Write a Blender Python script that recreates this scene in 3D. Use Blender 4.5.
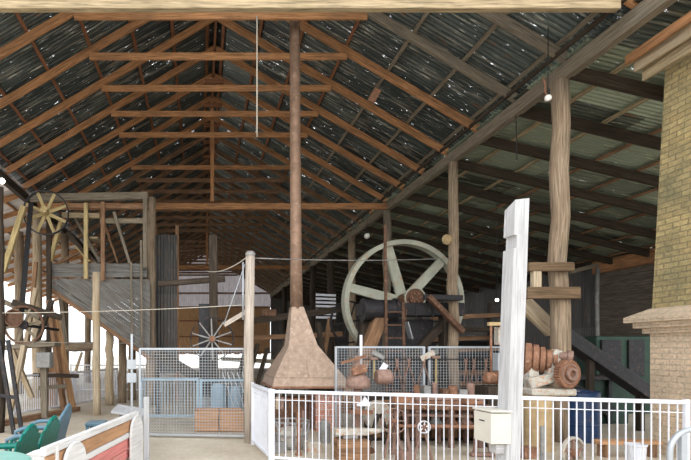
import bpy, math, random
from mathutils import Vector, Matrix
random.seed(7)
for o in list(bpy.data.objects): bpy.data.objects.remove(o)
S = bpy.context.scene
COL = S.collection
V = Vector
PI = math.pi

# ------------------------------------------------------------------ camera
cd = bpy.data.cameras.new('camera'); cam = bpy.data.objects.new('camera', cd); COL.objects.link(cam)
cd.sensor_width = 36; cd.sensor_fit = 'HORIZONTAL'; cd.lens = 480 / 691 * 36
cd.shift_x = (345.5 - 200) / 691; cd.shift_y = (350 - 230) / 691
cam.location = (0, 0, 1.6); cam.rotation_euler = (PI / 2, 0, 0)
cd.clip_end = 400
S.camera = cam
# ------------------------------------------------------------------ sky, sun, exposure
W = bpy.data.worlds.new('world'); S.world = W; W.use_nodes = True
bg = W.node_tree.nodes['Background']
bg.inputs['Color'].default_value = (0.93, 0.96, 1.0, 1); bg.inputs['Strength'].default_value = 2.1
sd = bpy.data.lights.new('sun', 'SUN'); sun = bpy.data.objects.new('sun', sd); COL.objects.link(sun)
sd.energy = 0.9; sd.angle = math.radians(35); sd.color = (1, 0.95, 0.86)
sun.rotation_euler = (math.radians(68), 0, math.radians(-14))
S.view_settings.view_transform = 'Standard'; S.view_settings.look = 'None'
S.view_settings.gamma = 1; S.view_settings.use_curve_mapping = False
S.view_settings.exposure = 0.35
S.cycles.max_bounces = 8; S.cycles.diffuse_bounces = 5; S.cycles.transparent_max_bounces = 12

def P(px, py, d):
    """a point of the place at distance d from the camera plane"""
    return V(((px - 200) / 480 * d, d, 1.6 + (350 - py) / 480 * d))

# ------------------------------------------------------------------ materials
MATS = {}
def nt(name):
    m = bpy.data.materials.new(name); m.use_nodes = True
    t = m.node_tree; b = t.nodes['Principled BSDF']
    return m, t, b
def ramp(t, fac, stops):
    r = t.nodes.new('ShaderNodeValToRGB')
    e = r.color_ramp.elements
    while len(e) < len(stops): e.new(0.5)
    for i, (p, c) in enumerate(stops):
        e[i].position = p; e[i].color = (*c, 1) if len(c) == 3 else c
    t.links.new(fac, r.inputs[0]); return r.outputs[0]
def coords(t, kind='UV', scale=(1, 1, 1)):
    c = t.nodes.new('ShaderNodeTexCoord'); mp = t.nodes.new('ShaderNodeMapping')
    mp.inputs['Scale'].default_value = scale
    t.links.new(c.outputs[kind], mp.inputs[0]); return mp.outputs[0]
def noise(t, vec, scale, detail=4, rough=0.6, dist=0):
    n = t.nodes.new('ShaderNodeTexNoise'); n.inputs['Scale'].default_value = scale
    n.inputs['Detail'].default_value = detail; n.inputs['Roughness'].default_value = rough
    n.inputs['Distortion'].default_value = dist
    t.links.new(vec, n.inputs['Vector']); return n.outputs['Fac']
def mix(t, fac, a, b, mode='MIX'):
    n = t.nodes.new('ShaderNodeMix'); n.data_type = 'RGBA'; n.blend_type = mode
    if isinstance(fac, (int, float)): n.inputs[0].default_value = fac
    else: t.links.new(fac, n.inputs[0])
    for i, x in ((6, a), (7, b)):
        if isinstance(x, tuple): n.inputs[i].default_value = (*x, 1)
        else: t.links.new(x, n.inputs[i])
    return n.outputs[2]
def bump(t, b, h, dist=0.01, strength=0.6):
    n = t.nodes.new('ShaderNodeBump'); n.inputs['Distance'].default_value = dist; n.inputs['Strength'].default_value = strength
    t.links.new(h, n.inputs['Height']); t.links.new(n.outputs[0], b.inputs['Normal'])
def sc(c, k): return tuple(min(1, x * k) for x in c)

def wood(name, c, dark=0.45, light=1.35, stain=None, rough=0.85):
    m, t, b = nt(name)
    v = coords(t, 'UV', (1.2, 22, 1)); g = noise(t, v, 1.6, 5, 0.65, 0.4)
    v2 = coords(t, 'UV', (1.0, 2.5, 1)); g2 = noise(t, v2, 1.3, 3)
    col = ramp(t, g, [(0.3, sc(c, dark)), (0.5, c), (0.72, sc(c, light))])
    st = stain or sc(c, 0.55)
    f = ramp(t, g2, [(0.45, (0, 0, 0)), (0.7, (1, 1, 1))])
    col = mix(t, f, col, mix(t, 0.5, col, st))
    t.links.new(col, b.inputs['Base Color']); b.inputs['Roughness'].default_value = rough
    b.inputs['Specular IOR Level'].default_value = 0.2
    bump(t, b, g, 0.012, 0.7); return m
def plain(name, c, rough=0.5, metal=0.0, var=0.75, scale=6, wear=None, wt=(0.55, 0.68)):
    m, t, b = nt(name)
    v = coords(t, 'Object'); g = noise(t, v, scale, 5)
    col = ramp(t, g, [(0.3, sc(c, var)), (0.7, c)])
    if wear:
        g2 = noise(t, v, scale * 1.7, 6, 0.7)
        col = mix(t, ramp(t, g2, [(wt[0], (0, 0, 0)), (wt[1], (1, 1, 1))]), col, wear)
    t.links.new(col, b.inputs['Base Color']); b.inputs['Roughness'].default_value = rough
    b.inputs['Metallic'].default_value = metal; b.inputs['Specular IOR Level'].default_value = 0.35
    bump(t, b, g, 0.006, 0.5); return m
def sheet_mat(name, lo, hi, streak, rough=0.42, metal=0.35, holes=0.0, rust=(0.20, 0.09, 0.04)):
    m, t, b = nt(name)
    uv = coords(t, 'UV')
    # one tone per sheet: 0.76 m wide, 2.4 m long
    sp = t.nodes.new('ShaderNodeVectorMath'); sp.operation = 'DIVIDE'; sp.inputs[1].default_value = (0.76, 2.4, 1); t.links.new(uv, sp.inputs[0])
    fl = t.nodes.new('ShaderNodeVectorMath'); fl.operation = 'FLOOR'; t.links.new(sp.outputs[0], fl.inputs[0])
    wn = t.nodes.new('ShaderNodeTexWhiteNoise'); wn.noise_dimensions = '2D'; t.links.new(fl.outputs[0], wn.inputs['Vector'])
    col = ramp(t, wn.outputs['Value'], [(0.0, lo), (0.6, hi), (0.9, hi), (0.97, sc(hi, 1.5))])
    st = noise(t, coords(t, 'UV', (14, 0.8, 1)), 1.5, 5, 0.7)
    f = ramp(t, st, [(0.575, (0, 0, 0)), (0.65, (1, 1, 1))])
    col = mix(t, f, col, streak)
    s2 = noise(t, coords(t, 'UV', (13.1578, 0.25, 1)), 1.0, 3, 0.9)
    col = mix(t, ramp(t, s2, [(0.52, (0, 0, 0)), (0.62, (0.8, 0.8, 0.8))]), col, sc(streak, 0.6))
    rs = noise(t, coords(t, 'UV', (5, 1.4, 1)), 1.1, 5, 0.7)
    col = mix(t, ramp(t, rs, [(0.58, (0, 0, 0)), (0.75, (1, 1, 1))]), col, rust)
    t.links.new(col, b.inputs['Base Color']); b.inputs['Roughness'].default_value = rough
    b.inputs['Metallic'].default_value = metal
    if holes:
        h = noise(t, coords(t, 'UV', (9, 1.3, 1)), 2.2, 6, 0.8)
        a = ramp(t, h, [(holes, (1, 1, 1)), (holes + 0.004, (0, 0, 0))])
        t.links.new(a, b.inputs['Alpha'])
    return m
def brick_mat(name, a, b2, mortar, bw=0.23, bh=0.086, stain=None):
    m, t, b = nt(name)
    uv = coords(t, 'UV')
    br = t.nodes.new('ShaderNodeTexBrick'); t.links.new(uv, br.inputs['Vector'])
    br.inputs['Scale'].default_value = 1; br.inputs['Brick Width'].default_value = bw; br.inputs['Row Height'].default_value = bh
    br.inputs['Mortar Size'].default_value = 0.009; br.inputs['Mortar Smooth'].default_value = 0.3
    br.inputs['Color1'].default_value = (*a, 1); br.inputs['Color2'].default_value = (*b2, 1); br.inputs['Mortar'].default_value = (*mortar, 1)
    g = noise(t, uv, 1.6, 6, 0.7)
    col = mix(t, ramp(t, g, [(0.4, (0, 0, 0)), (0.75, (1, 1, 1))]), br.outputs['Color'], stain or sc(a, 0.45))
    g3 = noise(t, uv, 22, 4, 0.7)
    col = mix(t, 0.6, col, ramp(t, g3, [(0.3, (0.35, 0.35, 0.35)), (0.65, (1, 1, 1))]), 'MULTIPLY')
    t.links.new(col, b.inputs['Base Color']); b.inputs['Roughness'].default_value = 0.9
    inv = t.nodes.new('ShaderNodeMath'); inv.operation = 'SUBTRACT'; inv.inputs[0].default_value = 1; t.links.new(br.outputs['Fac'], inv.inputs[1])
    ad = t.nodes.new('ShaderNodeMath'); ad.operation = 'ADD'; t.links.new(inv.outputs[0], ad.inputs[0]); t.links.new(g3, ad.inputs[1])
    bump(t, b, ad.outputs[0], 0.012, 0.9); return m

ORANGE = wood('orange_rafter_wood', (0.37, 0.185, 0.085), 0.35, 1.6, (0.13, 0.08, 0.05))
ORANGE_D = wood('red_brown_batten_wood', (0.21, 0.095, 0.05), 0.4, 1.5)
GREYW = wood('weathered_grey_wood', (0.19, 0.16, 0.12), 0.4, 1.5, (0.12, 0.10, 0.08))
CREAM = wood('pale_sawn_wood', (0.36, 0.28, 0.175), 0.35, 1.5, (0.13, 0.11, 0.06))
LOG = wood('grey_brown_log_bark', (0.26, 0.20, 0.14), 0.3, 1.7, (0.20, 0.13, 0.08))
PALEP = wood('pale_grey_round_post_wood', (0.44, 0.38, 0.32), 0.5, 1.3, (0.30, 0.24, 0.19))
LOGP = wood('pale_stripped_log', (0.42, 0.34, 0.24), 0.45, 1.3, (0.36, 0.24, 0.12))
CLAMPW = wood('dark_brown_clamp_wood', (0.15, 0.10, 0.06), 0.4, 1.6)
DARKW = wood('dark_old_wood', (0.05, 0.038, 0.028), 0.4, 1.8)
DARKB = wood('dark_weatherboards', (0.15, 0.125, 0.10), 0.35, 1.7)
BROWNW = wood('brown_timber', (0.26, 0.15, 0.085), 0.4, 1.6, (0.10, 0.06, 0.04))
CHUTEW = wood('blue_grey_old_boards', (0.17, 0.165, 0.155), 0.35, 1.7, (0.13, 0.10, 0.07))
FARW = wood('shade_dimmed_rafter_wood', (0.21, 0.125, 0.075), 0.35, 1.8)  # darker rafter wood: the dimness of the far roof is put into the colour
TANW = wood('tan_back_boards', (0.46, 0.27, 0.14), 0.45, 1.4)
OLIVEW = wood('lichen_grey_boards', (0.24, 0.20, 0.14), 0.45, 1.5, (0.13, 0.12, 0.11))
YELW = wood('yellow_old_wood', (0.46, 0.36, 0.18), 0.45, 1.4)
WHITEW = wood('white_painted_wood', (0.44, 0.44, 0.45), 0.68, 1.2, (0.30, 0.29, 0.28), 0.6)
WHITEB = wood('bright_white_bench_paint', (0.66, 0.65, 0.64), 0.75, 1.15, (0.5, 0.48, 0.46), 0.6)
PLANK = wood('tan_bench_plank', (0.46, 0.26, 0.14), 0.6, 1.3)
PINKW = wood('faded_red_plank', (0.62, 0.22, 0.20), 0.7, 1.2, (0.6, 0.35, 0.3))
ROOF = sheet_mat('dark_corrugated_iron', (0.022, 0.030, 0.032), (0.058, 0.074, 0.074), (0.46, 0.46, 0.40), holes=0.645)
ROOFL = sheet_mat('grey_green_corrugated_iron', (0.035, 0.042, 0.038), (0.26, 0.31, 0.24), (0.50, 0.52, 0.38), holes=0.66)
def fibreglass(name, c):
    m, t, b = nt(name)
    g = noise(t, coords(t, 'UV', (6, 0.8, 1)), 1.2, 5, 0.7)
    col = ramp(t, g, [(0.3, sc(c, 0.6)), (0.65, c)])
    d = t.nodes.new('ShaderNodeBsdfDiffuse'); tr = t.nodes.new('ShaderNodeBsdfTranslucent'); mx = t.nodes.new('ShaderNodeMixShader'); mx.inputs[0].default_value = 0.4
    t.links.new(col, d.inputs[0]); t.links.new(col, tr.inputs[0]); t.links.new(d.outputs[0], mx.inputs[1]); t.links.new(tr.outputs[0], mx.inputs[2])
    t.links.new(mx.outputs[0], t.nodes['Material Output'].inputs[0]); return m
FIBRE = fibreglass('cloudy_fibreglass_sheet', (0.36, 0.33, 0.34))
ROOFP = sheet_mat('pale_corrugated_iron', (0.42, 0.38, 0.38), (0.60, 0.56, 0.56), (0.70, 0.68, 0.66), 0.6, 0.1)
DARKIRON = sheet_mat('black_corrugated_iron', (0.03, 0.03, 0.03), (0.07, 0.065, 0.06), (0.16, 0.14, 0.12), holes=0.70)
BRICKY = brick_mat('yellow_chimney_brick', (0.58, 0.45, 0.21), (0.44, 0.33, 0.15), (0.30, 0.24, 0.13), stain=(0.19, 0.18, 0.10))
BRICKC = brick_mat('cream_chimney_brick', (0.80, 0.62, 0.43), (0.72, 0.56, 0.40), (0.62, 0.50, 0.38), stain=(0.45, 0.36, 0.26))
BRICKD = brick_mat('dark_wall_brick', (0.13, 0.10, 0.08), (0.08, 0.06, 0.05), (0.17, 0.14, 0.11), stain=(0.04, 0.03, 0.03))
BRICKR = brick_mat('red_hearth_brick', (0.62, 0.20, 0.11), (0.70, 0.34, 0.24), (0.82, 0.74, 0.68), 0.24, 0.12, (0.55, 0.35, 0.3))
RUST = plain('rusty_steel', (0.32, 0.16, 0.095), 0.75, 0.2, 0.5, 9, (0.42, 0.27, 0.20))
RUSTD = plain('dark_rusty_steel', (0.17, 0.09, 0.055), 0.75, 0.2, 0.45, 9, (0.30, 0.17, 0.10))
RUSTP = plain('pinkish_rusted_iron', (0.31, 0.20, 0.16), 0.7, 0.1, 0.6, 12, (0.25, 0.11, 0.07))
HOOD = plain('rust_bloomed_hood_steel', (0.45, 0.33, 0.25), 0.65, 0.25, 0.65, 9, (0.55, 0.43, 0.35))
PIPE = plain('grey_brown_flue_steel', (0.30, 0.19, 0.13), 0.6, 0.3, 0.6, 5, (0.40, 0.28, 0.21))
GALV = plain('galvanised_steel', (0.42, 0.45, 0.48), 0.42, 0.35, 0.85, 5)
GALVW = plain('white_galvanised_steel', (0.70, 0.72, 0.78), 0.45, 0.15, 0.9, 5)
BLUEG = plain('blue_grey_gate_steel', (0.30, 0.42, 0.52), 0.45, 0.3, 0.8, 5)
WHEELG = plain('pale_green_flywheel_paint', (0.42, 0.43, 0.35), 0.6, 0.05, 0.7, 4, (0.40, 0.27, 0.17), (0.56, 0.66))
IRON = plain('black_iron', (0.035, 0.035, 0.04), 0.6, 0.3, 0.6, 7, (0.10, 0.06, 0.045))
GREYI = plain('grey_iron', (0.33, 0.33, 0.32), 0.6, 0.3, 0.6, 7, (0.22, 0.13, 0.09))
GREENP = plain('dark_green_machine_paint', (0.018, 0.055, 0.035), 0.5, 0.1, 0.6, 5, (0.05, 0.05, 0.04))
GREENC = plain('green_plastic', (0.0, 0.165, 0.13), 0.35, 0, 0.85, 4)
TEALC = plain('pale_teal_plastic', (0.24, 0.48, 0.42), 0.35, 0, 0.85, 4)
BLUEC = plain('grey_blue_plastic', (0.11, 0.20, 0.26), 0.35, 0, 0.85, 4)
BLUED = plain('blue_drum_paint', (0.02, 0.05, 0.13), 0.45, 0.1, 0.6, 6, (0.12, 0.08, 0.08))
PAINTW = plain('off_white_paint', (0.60, 0.57, 0.50), 0.6, 0, 0.85, 3, (0.66, 0.52, 0.38), (0.62, 0.8))
MACHW = plain('chipped_white_machine_paint', (0.50, 0.48, 0.42), 0.55, 0.05, 0.75, 9, (0.42, 0.24, 0.15), (0.52, 0.6))
SANDP = plain('sandy_plinth', (0.48, 0.35, 0.19), 0.9, 0, 0.65, 7, (0.45, 0.28, 0.15))
BLACKR = plain('black_rubber_belt', (0.02, 0.02, 0.022), 0.8, 0, 0.7, 6)
CORD = plain('pale_rope', (0.55, 0.50, 0.42), 0.9, 0, 0.8, 30)
BULB = plain('white_lamp_glass', (0.9, 0.9, 0.85), 0.3, 0, 0.95, 5)
m, t, b = nt('lit_bulb'); b.inputs['Emission Color'].default_value = (1, 0.95, 0.85, 1); b.inputs['Emission Strength'].default_value = 14; LIT = m

def floor_mat():
    m, t, b = nt('sandy_floor')
    v = coords(t, 'Object'); g = noise(t, v, 0.7, 6, 0.65); g2 = noise(t, v, 14, 5, 0.7)
    col = ramp(t, g, [(0.3, (0.46, 0.38, 0.28)), (0.7, (0.66, 0.59, 0.48))])
    col = mix(t, 0.45, col, ramp(t, g2, [(0.3, (0.5, 0.5, 0.5)), (0.7, (1, 1, 1))]), 'MULTIPLY')
    t.links.new(col, b.inputs['Base Color']); b.inputs['Roughness'].default_value = 0.95
    bump(t, b, g2, 0.01, 0.5); return m
FLOOR = floor_mat()
def ground_mat():
    m, t, b = nt('pale_gravel_ground')
    v = coords(t, 'Object'); g = noise(t, v, 0.5, 6, 0.65)
    t.links.new(ramp(t, g, [(0.3, (0.60, 0.55, 0.45)), (0.7, (0.74, 0.70, 0.62))]), b.inputs['Base Color']); b.inputs['Roughness'].default_value = 0.95
    return m
GROUND = ground_mat()

# ------------------------------------------------------------------ mesh builder
class MB:
    def __init__(s): s.v = []; s.f = []; s.u = []; s.sm = []
    def face(s, idx, uvs, smooth=False): s.f.append(idx); s.u.append(uvs); s.sm.append(smooth)
    def bar(s, p0, p1, w, h, up=(0, 0, 1), w1=None, h1=None):
        p0, p1 = V(p0), V(p1); d = p1 - p0; L = d.length; d = d.normalized()
        up = V(up)
        if abs(d.dot(up.normalized())) > 0.98: up = V((0, 1, 0)) if abs(d.z) > 0.9 else V((0, 0, 1))
        x = d.cross(up).normalized(); y = x.cross(d).normalized()
        w1 = w if w1 is None else w1; h1 = h if h1 is None else h1
        k = len(s.v)
        for p, a, c in ((p0, w, h), (p1, w1, h1)):
            for sx, sy in ((-1, -1), (1, -1), (1, 1), (-1, 1)):
                s.v.append(p + x * (sx * a / 2) + y * (sy * c / 2))
        o = random.random() * 20; q = random.random() * 20
        lens = (w, h, w, h); acc = 0
        for i in range(4):
            j = (i + 1) % 4
            s.face((k + i, k + j, k + 4 + j, k + 4 + i), [(o, q + acc), (o, q + acc + lens[i]), (o + L, q + acc + lens[i]), (o + L, q + acc)])
            acc += lens[i]
        s.face((k + 3, k + 2, k + 1, k), [(o, q), (o + w, q), (o + w, q + h), (o, q + h)])
        s.face((k + 4, k + 5, k + 6, k + 7), [(o, q), (o + w, q), (o + w, q + h), (o, q + h)])
        return s
    def box(s, x0, y0, z0, x1, y1, z1):
        dx, dy, dz = x1 - x0, y1 - y0, z1 - z0; cx, cy, cz = (x0 + x1) / 2, (y0 + y1) / 2, (z0 + z1) / 2
        if dx >= dy and dx >= dz: return s.bar((x0, cy, cz), (x1, cy, cz), dy, dz)
        if dy >= dz: return s.bar((cx, y0, cz), (cx, y1, cz), dx, dz)
        return s.bar((cx, cy, z0), (cx, cy, z1), dx, dy, (0, 1, 0))
    def tube(s, pts, r, seg=12, closed=False, cap=True):
        pts = [V(p) for p in pts]; n = len(pts)
        if not isinstance(r, (list, tuple)): r = [r] * n
        base = len(s.v); prev = None; L = 0; Ls = []
        for i, p in enumerate(pts):
            if i: L += (p - pts[i - 1]).length
            Ls.append(L)
            a = pts[(i - 1) % n] if (closed or i) else p; c = pts[(i + 1) % n] if (closed or i < n - 1) else p
            d = (c - a).normalized()
            if prev is None:
                up = V((0, 0, 1)) if abs(d.z) < 0.9 else V((0, 1, 0)); x = d.cross(up).normalized()
            else: x = (prev - d * prev.dot(d)).normalized()
            prev = x; y = d.cross(x)
            for k in range(seg):
                t = 2 * PI * k / seg; s.v.append(p + (x * math.cos(t) + y * math.sin(t)) * r[i])
        o = random.random() * 20; q = random.random() * 20; per = 2 * PI * max(r)
        m = n if closed else n - 1
        for i in range(m):
            i2 = (i + 1) % n; L2 = Ls[i2] if i2 else L + (pts[0] - pts[-1]).length
            for k in range(seg):
                k2 = (k + 1) % seg
                s.face((base + i * seg + k, base + i * seg + k2, base + i2 * seg + k2, base + i2 * seg + k),
                       [(o + Ls[i], q + per * k / seg), (o + Ls[i], q + per * (k + 1) / seg), (o + L2, q + per * (k + 1) / seg), (o + L2, q + per * k / seg)], True)
        if cap and not closed:
            for i0, rev in ((0, True), (n - 1, False)):
                idx = [base + i0 * seg + k for k in range(seg)]
                uv = [(q + 0.1 * math.cos(2 * PI * k / seg), q + 0.1 * math.sin(2 * PI * k / seg)) for k in range(seg)]
                if rev: idx.reverse()
                s.face(tuple(idx), uv)
        return s
    def lathe(s, prof, o, axis=(0, 0, 1), seg=24, closed=False):
        """prof: (radius, offset along axis); closed joins last to first"""
        o = V(o); a = V(axis).normalized(); up = V((0, 0, 1)) if abs(a.z) < 0.9 else V((0, 1, 0))
        x = a.cross(up).normalized(); y = a.cross(x); base = len(s.v); n = len(prof)
        for r, h in prof:
            for k in range(seg):
                t = 2 * PI * k / seg; s.v.append(o + a * h + (x * math.cos(t) + y * math.sin(t)) * max(r, 0.0005))
        for i in range(n if closed else n - 1):
            j = (i + 1) % n
            for k in range(seg):
                k2 = (k + 1) % seg
                s.face((base + i * seg + k, base + j * seg + k, base + j * seg + k2, base + i * seg + k2),
                       [(k / seg * 3, prof[i][1]), (k / seg * 3, prof[j][1]), ((k + 1) / seg * 3, prof[j][1]), ((k + 1) / seg * 3, prof[i][1])], False)
        return s
    def prism(s, poly, o, ux, uy, dv):
        """extrude a 2D polygon (in ux, uy) along dv"""
        o, ux, uy, dv = V(o), V(ux), V(uy), V(dv); k = len(s.v); n = len(poly)
        for q in (0, 1):
            for a, b2 in poly: s.v.append(o + ux * a + uy * b2 + dv * q)
        s.face(tuple(range(k + n - 1, k - 1, -1)), [(a, b2) for a, b2 in reversed(poly)])
        s.face(tuple(range(k + n, k + 2 * n)), [(a, b2) for a, b2 in poly])
        for i in range(n):
            j = (i + 1) % n
            s.face((k + i, k + j, k + n + j, k + n + i), [(0, 0), (0.1, 0), (0.1, 0.1), (0, 0.1)])
        return s
    def corr(s, o, du, dv, wid, ln, nrm, pitch=0.1, amp=0.014, nv=3, sub=6):
        """corrugated sheet: ridges run along dv, repeat along du"""
        o, du, dv, nrm = V(o), V(du).normalized(), V(dv).normalized(), V(nrm).normalized()
        n = int(wid / pitch * sub); base = len(s.v)
        for j in range(nv + 1):
            for i in range(n + 1):
                u = wid * i / n
                s.v.append(o + du * u + dv * (ln * j / nv) + nrm * (amp * math.sin(2 * PI * u / pitch)))
        for j in range(nv):
            for i in range(n):
                a = base + j * (n + 1) + i
                u0, u1, v0, v1 = wid * i / n, wid * (i + 1) / n, ln * j / nv, ln * (j + 1) / nv
                s.face((a, a + 1, a + n + 2, a + n + 1), [(u0, v0), (u1, v0), (u1, v1), (u0, v1)], True)
        return s

def world_loc(o):
    l = V((0, 0, 0))
    while o: l += V(o.location); o = o.parent
    return l
def obj(name, mb, mat, parent=None, bevel=0.0, base=None):
    me = bpy.data.meshes.new(name)
    if parent is None:
        if base is None:
            zs = min(p.z for p in mb.v); n = len(mb.v)
            xs = [p.x for p in mb.v]; ys = [p.y for p in mb.v]
            base = V(((min(xs) + max(xs)) / 2, (min(ys) + max(ys)) / 2, zs))
        off = V(base); loc = off
    else: off = world_loc(parent); loc = V((0, 0, 0))
    me.from_pydata([tuple(p - off) for p in mb.v], [], mb.f)
    uvl = me.uv_layers.new(name='UVMap'); flat = []
    for u in mb.u:
        for q in u: flat += [q[0], q[1]]
    uvl.data.foreach_set('uv', flat)
    me.polygons.foreach_set('use_smooth', mb.sm)
    me.materials.append(mat); me.update()
    o = bpy.data.objects.new(name, me); COL.objects.link(o); o.location = loc
    if parent: o.parent = parent
    if bevel:
        b = o.modifiers.new('Bevel', 'BEVEL'); b.width = bevel; b.segments = 1; b.limit_method = 'ANGLE'
    return o
def tag(o, label, cat, group=None):
    o['label'] = label; o['category'] = cat
    if group: o['group'] = group
    return o
def thing(name, label, cat, loc, group=None, rz=0):
    o = bpy.data.objects.new(name, None); COL.objects.link(o); o.location = loc; o.rotation_euler = (0, 0, rz)
    o.empty_display_size = 0.1
    return tag(o, label, cat, group)
def struct(name, mb, mat, **k):
    o = obj(name, mb, mat, **k); o['kind'] = 'structure'; return o
def dup(root, loc, rz=0, label=None):
    r = root.copy(); COL.objects.link(r); r.location = loc; r.rotation_euler = (0, 0, rz)
    if label: r['label'] = label
    for ch in list(root.children):
        c = ch.copy(); COL.objects.link(c); c.parent = r
        for g in ch.children:
            d = g.copy(); COL.objects.link(d); d.parent = c
    return r
ORD = ['nearest', 'second', 'third', 'fourth', 'fifth', 'sixth', 'seventh', 'eighth', 'ninth', 'tenth', 'eleventh', 'twelfth',
       'thirteenth', 'fourteenth', 'fifteenth', 'sixteenth', 'seventeenth', 'eighteenth', 'nineteenth', 'twentieth', 'twenty-first', 'twenty-second', 'twenty-third', 'twenty-fourth', 'twenty-fifth', 'twenty-sixth', 'twenty-seventh', 'twenty-eighth']

# ------------------------------------------------------------------ the place: measures
XC, XL, XR = 0.41, -5.52, 6.34          # ridge, left plate, right plate
SL = 0.59; ZA = 10.11                   # roof slope and apex height
Y0, DY, NT = 6.95, 1.32, 28             # rafters
YF, YB = 6.3, 43.0                      # roof from / to
def zr(x): return ZA - SL * abs(x - XC)
SLR, SLL = 0.24, 0.30
XRO, XLO = 14.0, -10.2
def zlr(x): return 6.42 - SLR * (x - XR)
def zll(x): return 6.42 - SLL * (XL - x)

struct('floor', MB().box(-5.6, -3, -0.2, 15, 43, 0), FLOOR)
struct('ground', MB().box(-90, -40, -0.4, 90, 140, -0.06), GROUND)

# roofs
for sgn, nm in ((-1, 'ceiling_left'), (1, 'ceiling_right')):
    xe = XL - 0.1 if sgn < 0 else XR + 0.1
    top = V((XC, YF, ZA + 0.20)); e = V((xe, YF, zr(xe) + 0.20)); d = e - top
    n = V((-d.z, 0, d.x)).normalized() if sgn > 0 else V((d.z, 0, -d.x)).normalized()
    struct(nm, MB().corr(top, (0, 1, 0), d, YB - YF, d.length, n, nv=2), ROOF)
a = V((XR - 0.1, 7.7, zlr(XR - .1) + 0.17)); d = V((XRO + 0.2, 7.7, zlr(XRO + .2) + 0.17)) - a
struct('ceiling_right_aisle', MB().corr(a, (0, 1, 0), d, YB - 7.7, d.length, (0, 0, 1), nv=2), ROOFL)
a = V((XR - 0.1, YF, zlr(XR - .1) + 0.18)); d = V((7.05, YF, zlr(7.05) + 0.18)) - a
struct('ceiling_right_strip', MB().corr(a, (0, 1, 0), d, 1.6, d.length, (0, 0, 1), nv=1), ROOF)
a = V((XL + 0.1, YF, zll(XL + .1) + 0.17)); d = V((XLO, YF, zll(XLO) + 0.17)) - a
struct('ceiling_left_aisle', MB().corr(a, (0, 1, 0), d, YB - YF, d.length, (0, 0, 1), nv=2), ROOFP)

# back wall: pale sheeting above brown boards, dark gable, all hung above a bright gap
m = MB().corr((XL, YB, 5.45), (1, 0, 0), (0, 0, 1), XR - XL, 1.3, (0, -1, 0), nv=1)
struct('wall_back_sheeting', m, FIBRE)
m = MB(); x = XL
while x < XR - .1:
    w = 0.22 + random.random() * 0.08; m.box(x, YB - .03 - random.random() * .02, 1.15 + random.random() * .12, x + w + .004, YB, 5.47); x += w
struct('wall_back_boards', m, TANW)
m = MB(); n = 700
for i in range(n + 1):
    x = XL + (XR - XL) * i / n; yy = YB + .03 + .014 * math.sin(2 * PI * x / .1)
    m.v += [V((x, yy, 6.6)), V((x, yy, zr(x) + .16))]
for i in range(n):
    u0, u1 = (XR - XL) * i / n, (XR - XL) * (i + 1) / n
    m.face((2 * i, 2 * i + 2, 2 * i + 3, 2 * i + 1), [(u0, 0), (u1, 0), (u1, m.v[2 * i + 3].z - 6.6), (u0, m.v[2 * i + 1].z - 6.6)], True)
struct('wall_back_gable', m, FIBRE)
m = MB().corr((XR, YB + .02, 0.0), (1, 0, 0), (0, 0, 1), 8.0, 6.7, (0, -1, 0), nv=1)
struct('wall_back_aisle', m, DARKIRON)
for i, z in enumerate((1.4, 2.8, 4.2, 5.45, 6.7)):
    tag(obj('wall_girt', MB().bar((XL, YB - .1, z), (XR, YB - .1, z), .08, .1), ORANGE_D),
        'horizontal brown girt across the far back wall, %s from the bottom' % ['lowest', 'second', 'third', 'fourth', 'fifth'][i], 'girt', 'girts on the back wall')

# right side wall
m = MB()
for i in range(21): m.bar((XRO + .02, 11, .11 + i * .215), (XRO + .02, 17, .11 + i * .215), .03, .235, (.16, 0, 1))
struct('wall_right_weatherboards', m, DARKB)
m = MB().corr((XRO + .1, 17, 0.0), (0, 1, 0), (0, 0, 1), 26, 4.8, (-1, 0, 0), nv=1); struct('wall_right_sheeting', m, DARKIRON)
struct('trim_1', MB().box(XRO - .12, 11, 4.28, XRO + .2, 17, 4.72), ORANGE, bevel=.01)

# ------------------------------------------------------------------ roof timbers
for k in range(NT):
    y = Y0 + DY * k; tie = k in (0, 7, 16)
    grey = k in (1, 2)
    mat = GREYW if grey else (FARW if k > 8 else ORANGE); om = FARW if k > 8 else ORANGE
    extra = {0: 'cream sawn tie beam', 7: 'orange tie beam and king post', 16: 'far orange tie beam'}.get(k, 'grey rafters and high collar tie' if grey else 'orange rafters and high collar tie')
    t = thing('roof_truss', 'timber roof truss with %s, %s from the front' % (extra, ORD[k]), 'roof truss', (XC, y, 6.5), 'roof trusses of the main shed')
    for sgn in (-1, 1):
        xe = XL - .25 if sgn < 0 else XR + .15
        mt = mat if sgn > 0 or k else ORANGE
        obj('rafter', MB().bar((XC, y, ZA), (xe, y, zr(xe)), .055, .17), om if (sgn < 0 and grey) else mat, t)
    if not tie:
        zc = 1.6 + 6.64; w = (ZA - zc) / SL - .26
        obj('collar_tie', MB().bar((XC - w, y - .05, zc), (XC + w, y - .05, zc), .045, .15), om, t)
    else:
        mt = CREAM if k == 0 else ORANGE
        obj('tie_beam', MB().bar((XL - .1, y - .08, 6.42 if k else 6.69), (XR + (.1 if k else -.35), y - .08, 6.42 if k else 6.69), .1, .2 if k else .46), mt, t, .008)
        obj('king_post', MB().bar((XC, y, 6.6), (XC, y, ZA - .05), .12, .14), mt if k else ORANGE, t)
    if k in (5, 6, 7, 8, 9, 10, 11):
        zc = ZA - .9
        obj('ridge_cleat', MB().bar((XC - .28, y + .05, zc), (XC + .28, y + .05, zc), .04, .12), ORANGE_D, t)
obj_r = tag(obj('ridge_board', MB().box(XC - .03, YF, ZA - .05, XC + .03, YB, ZA + .2), ORANGE_D), 'long ridge board along the top of the main roof', 'ridge board')
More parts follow.
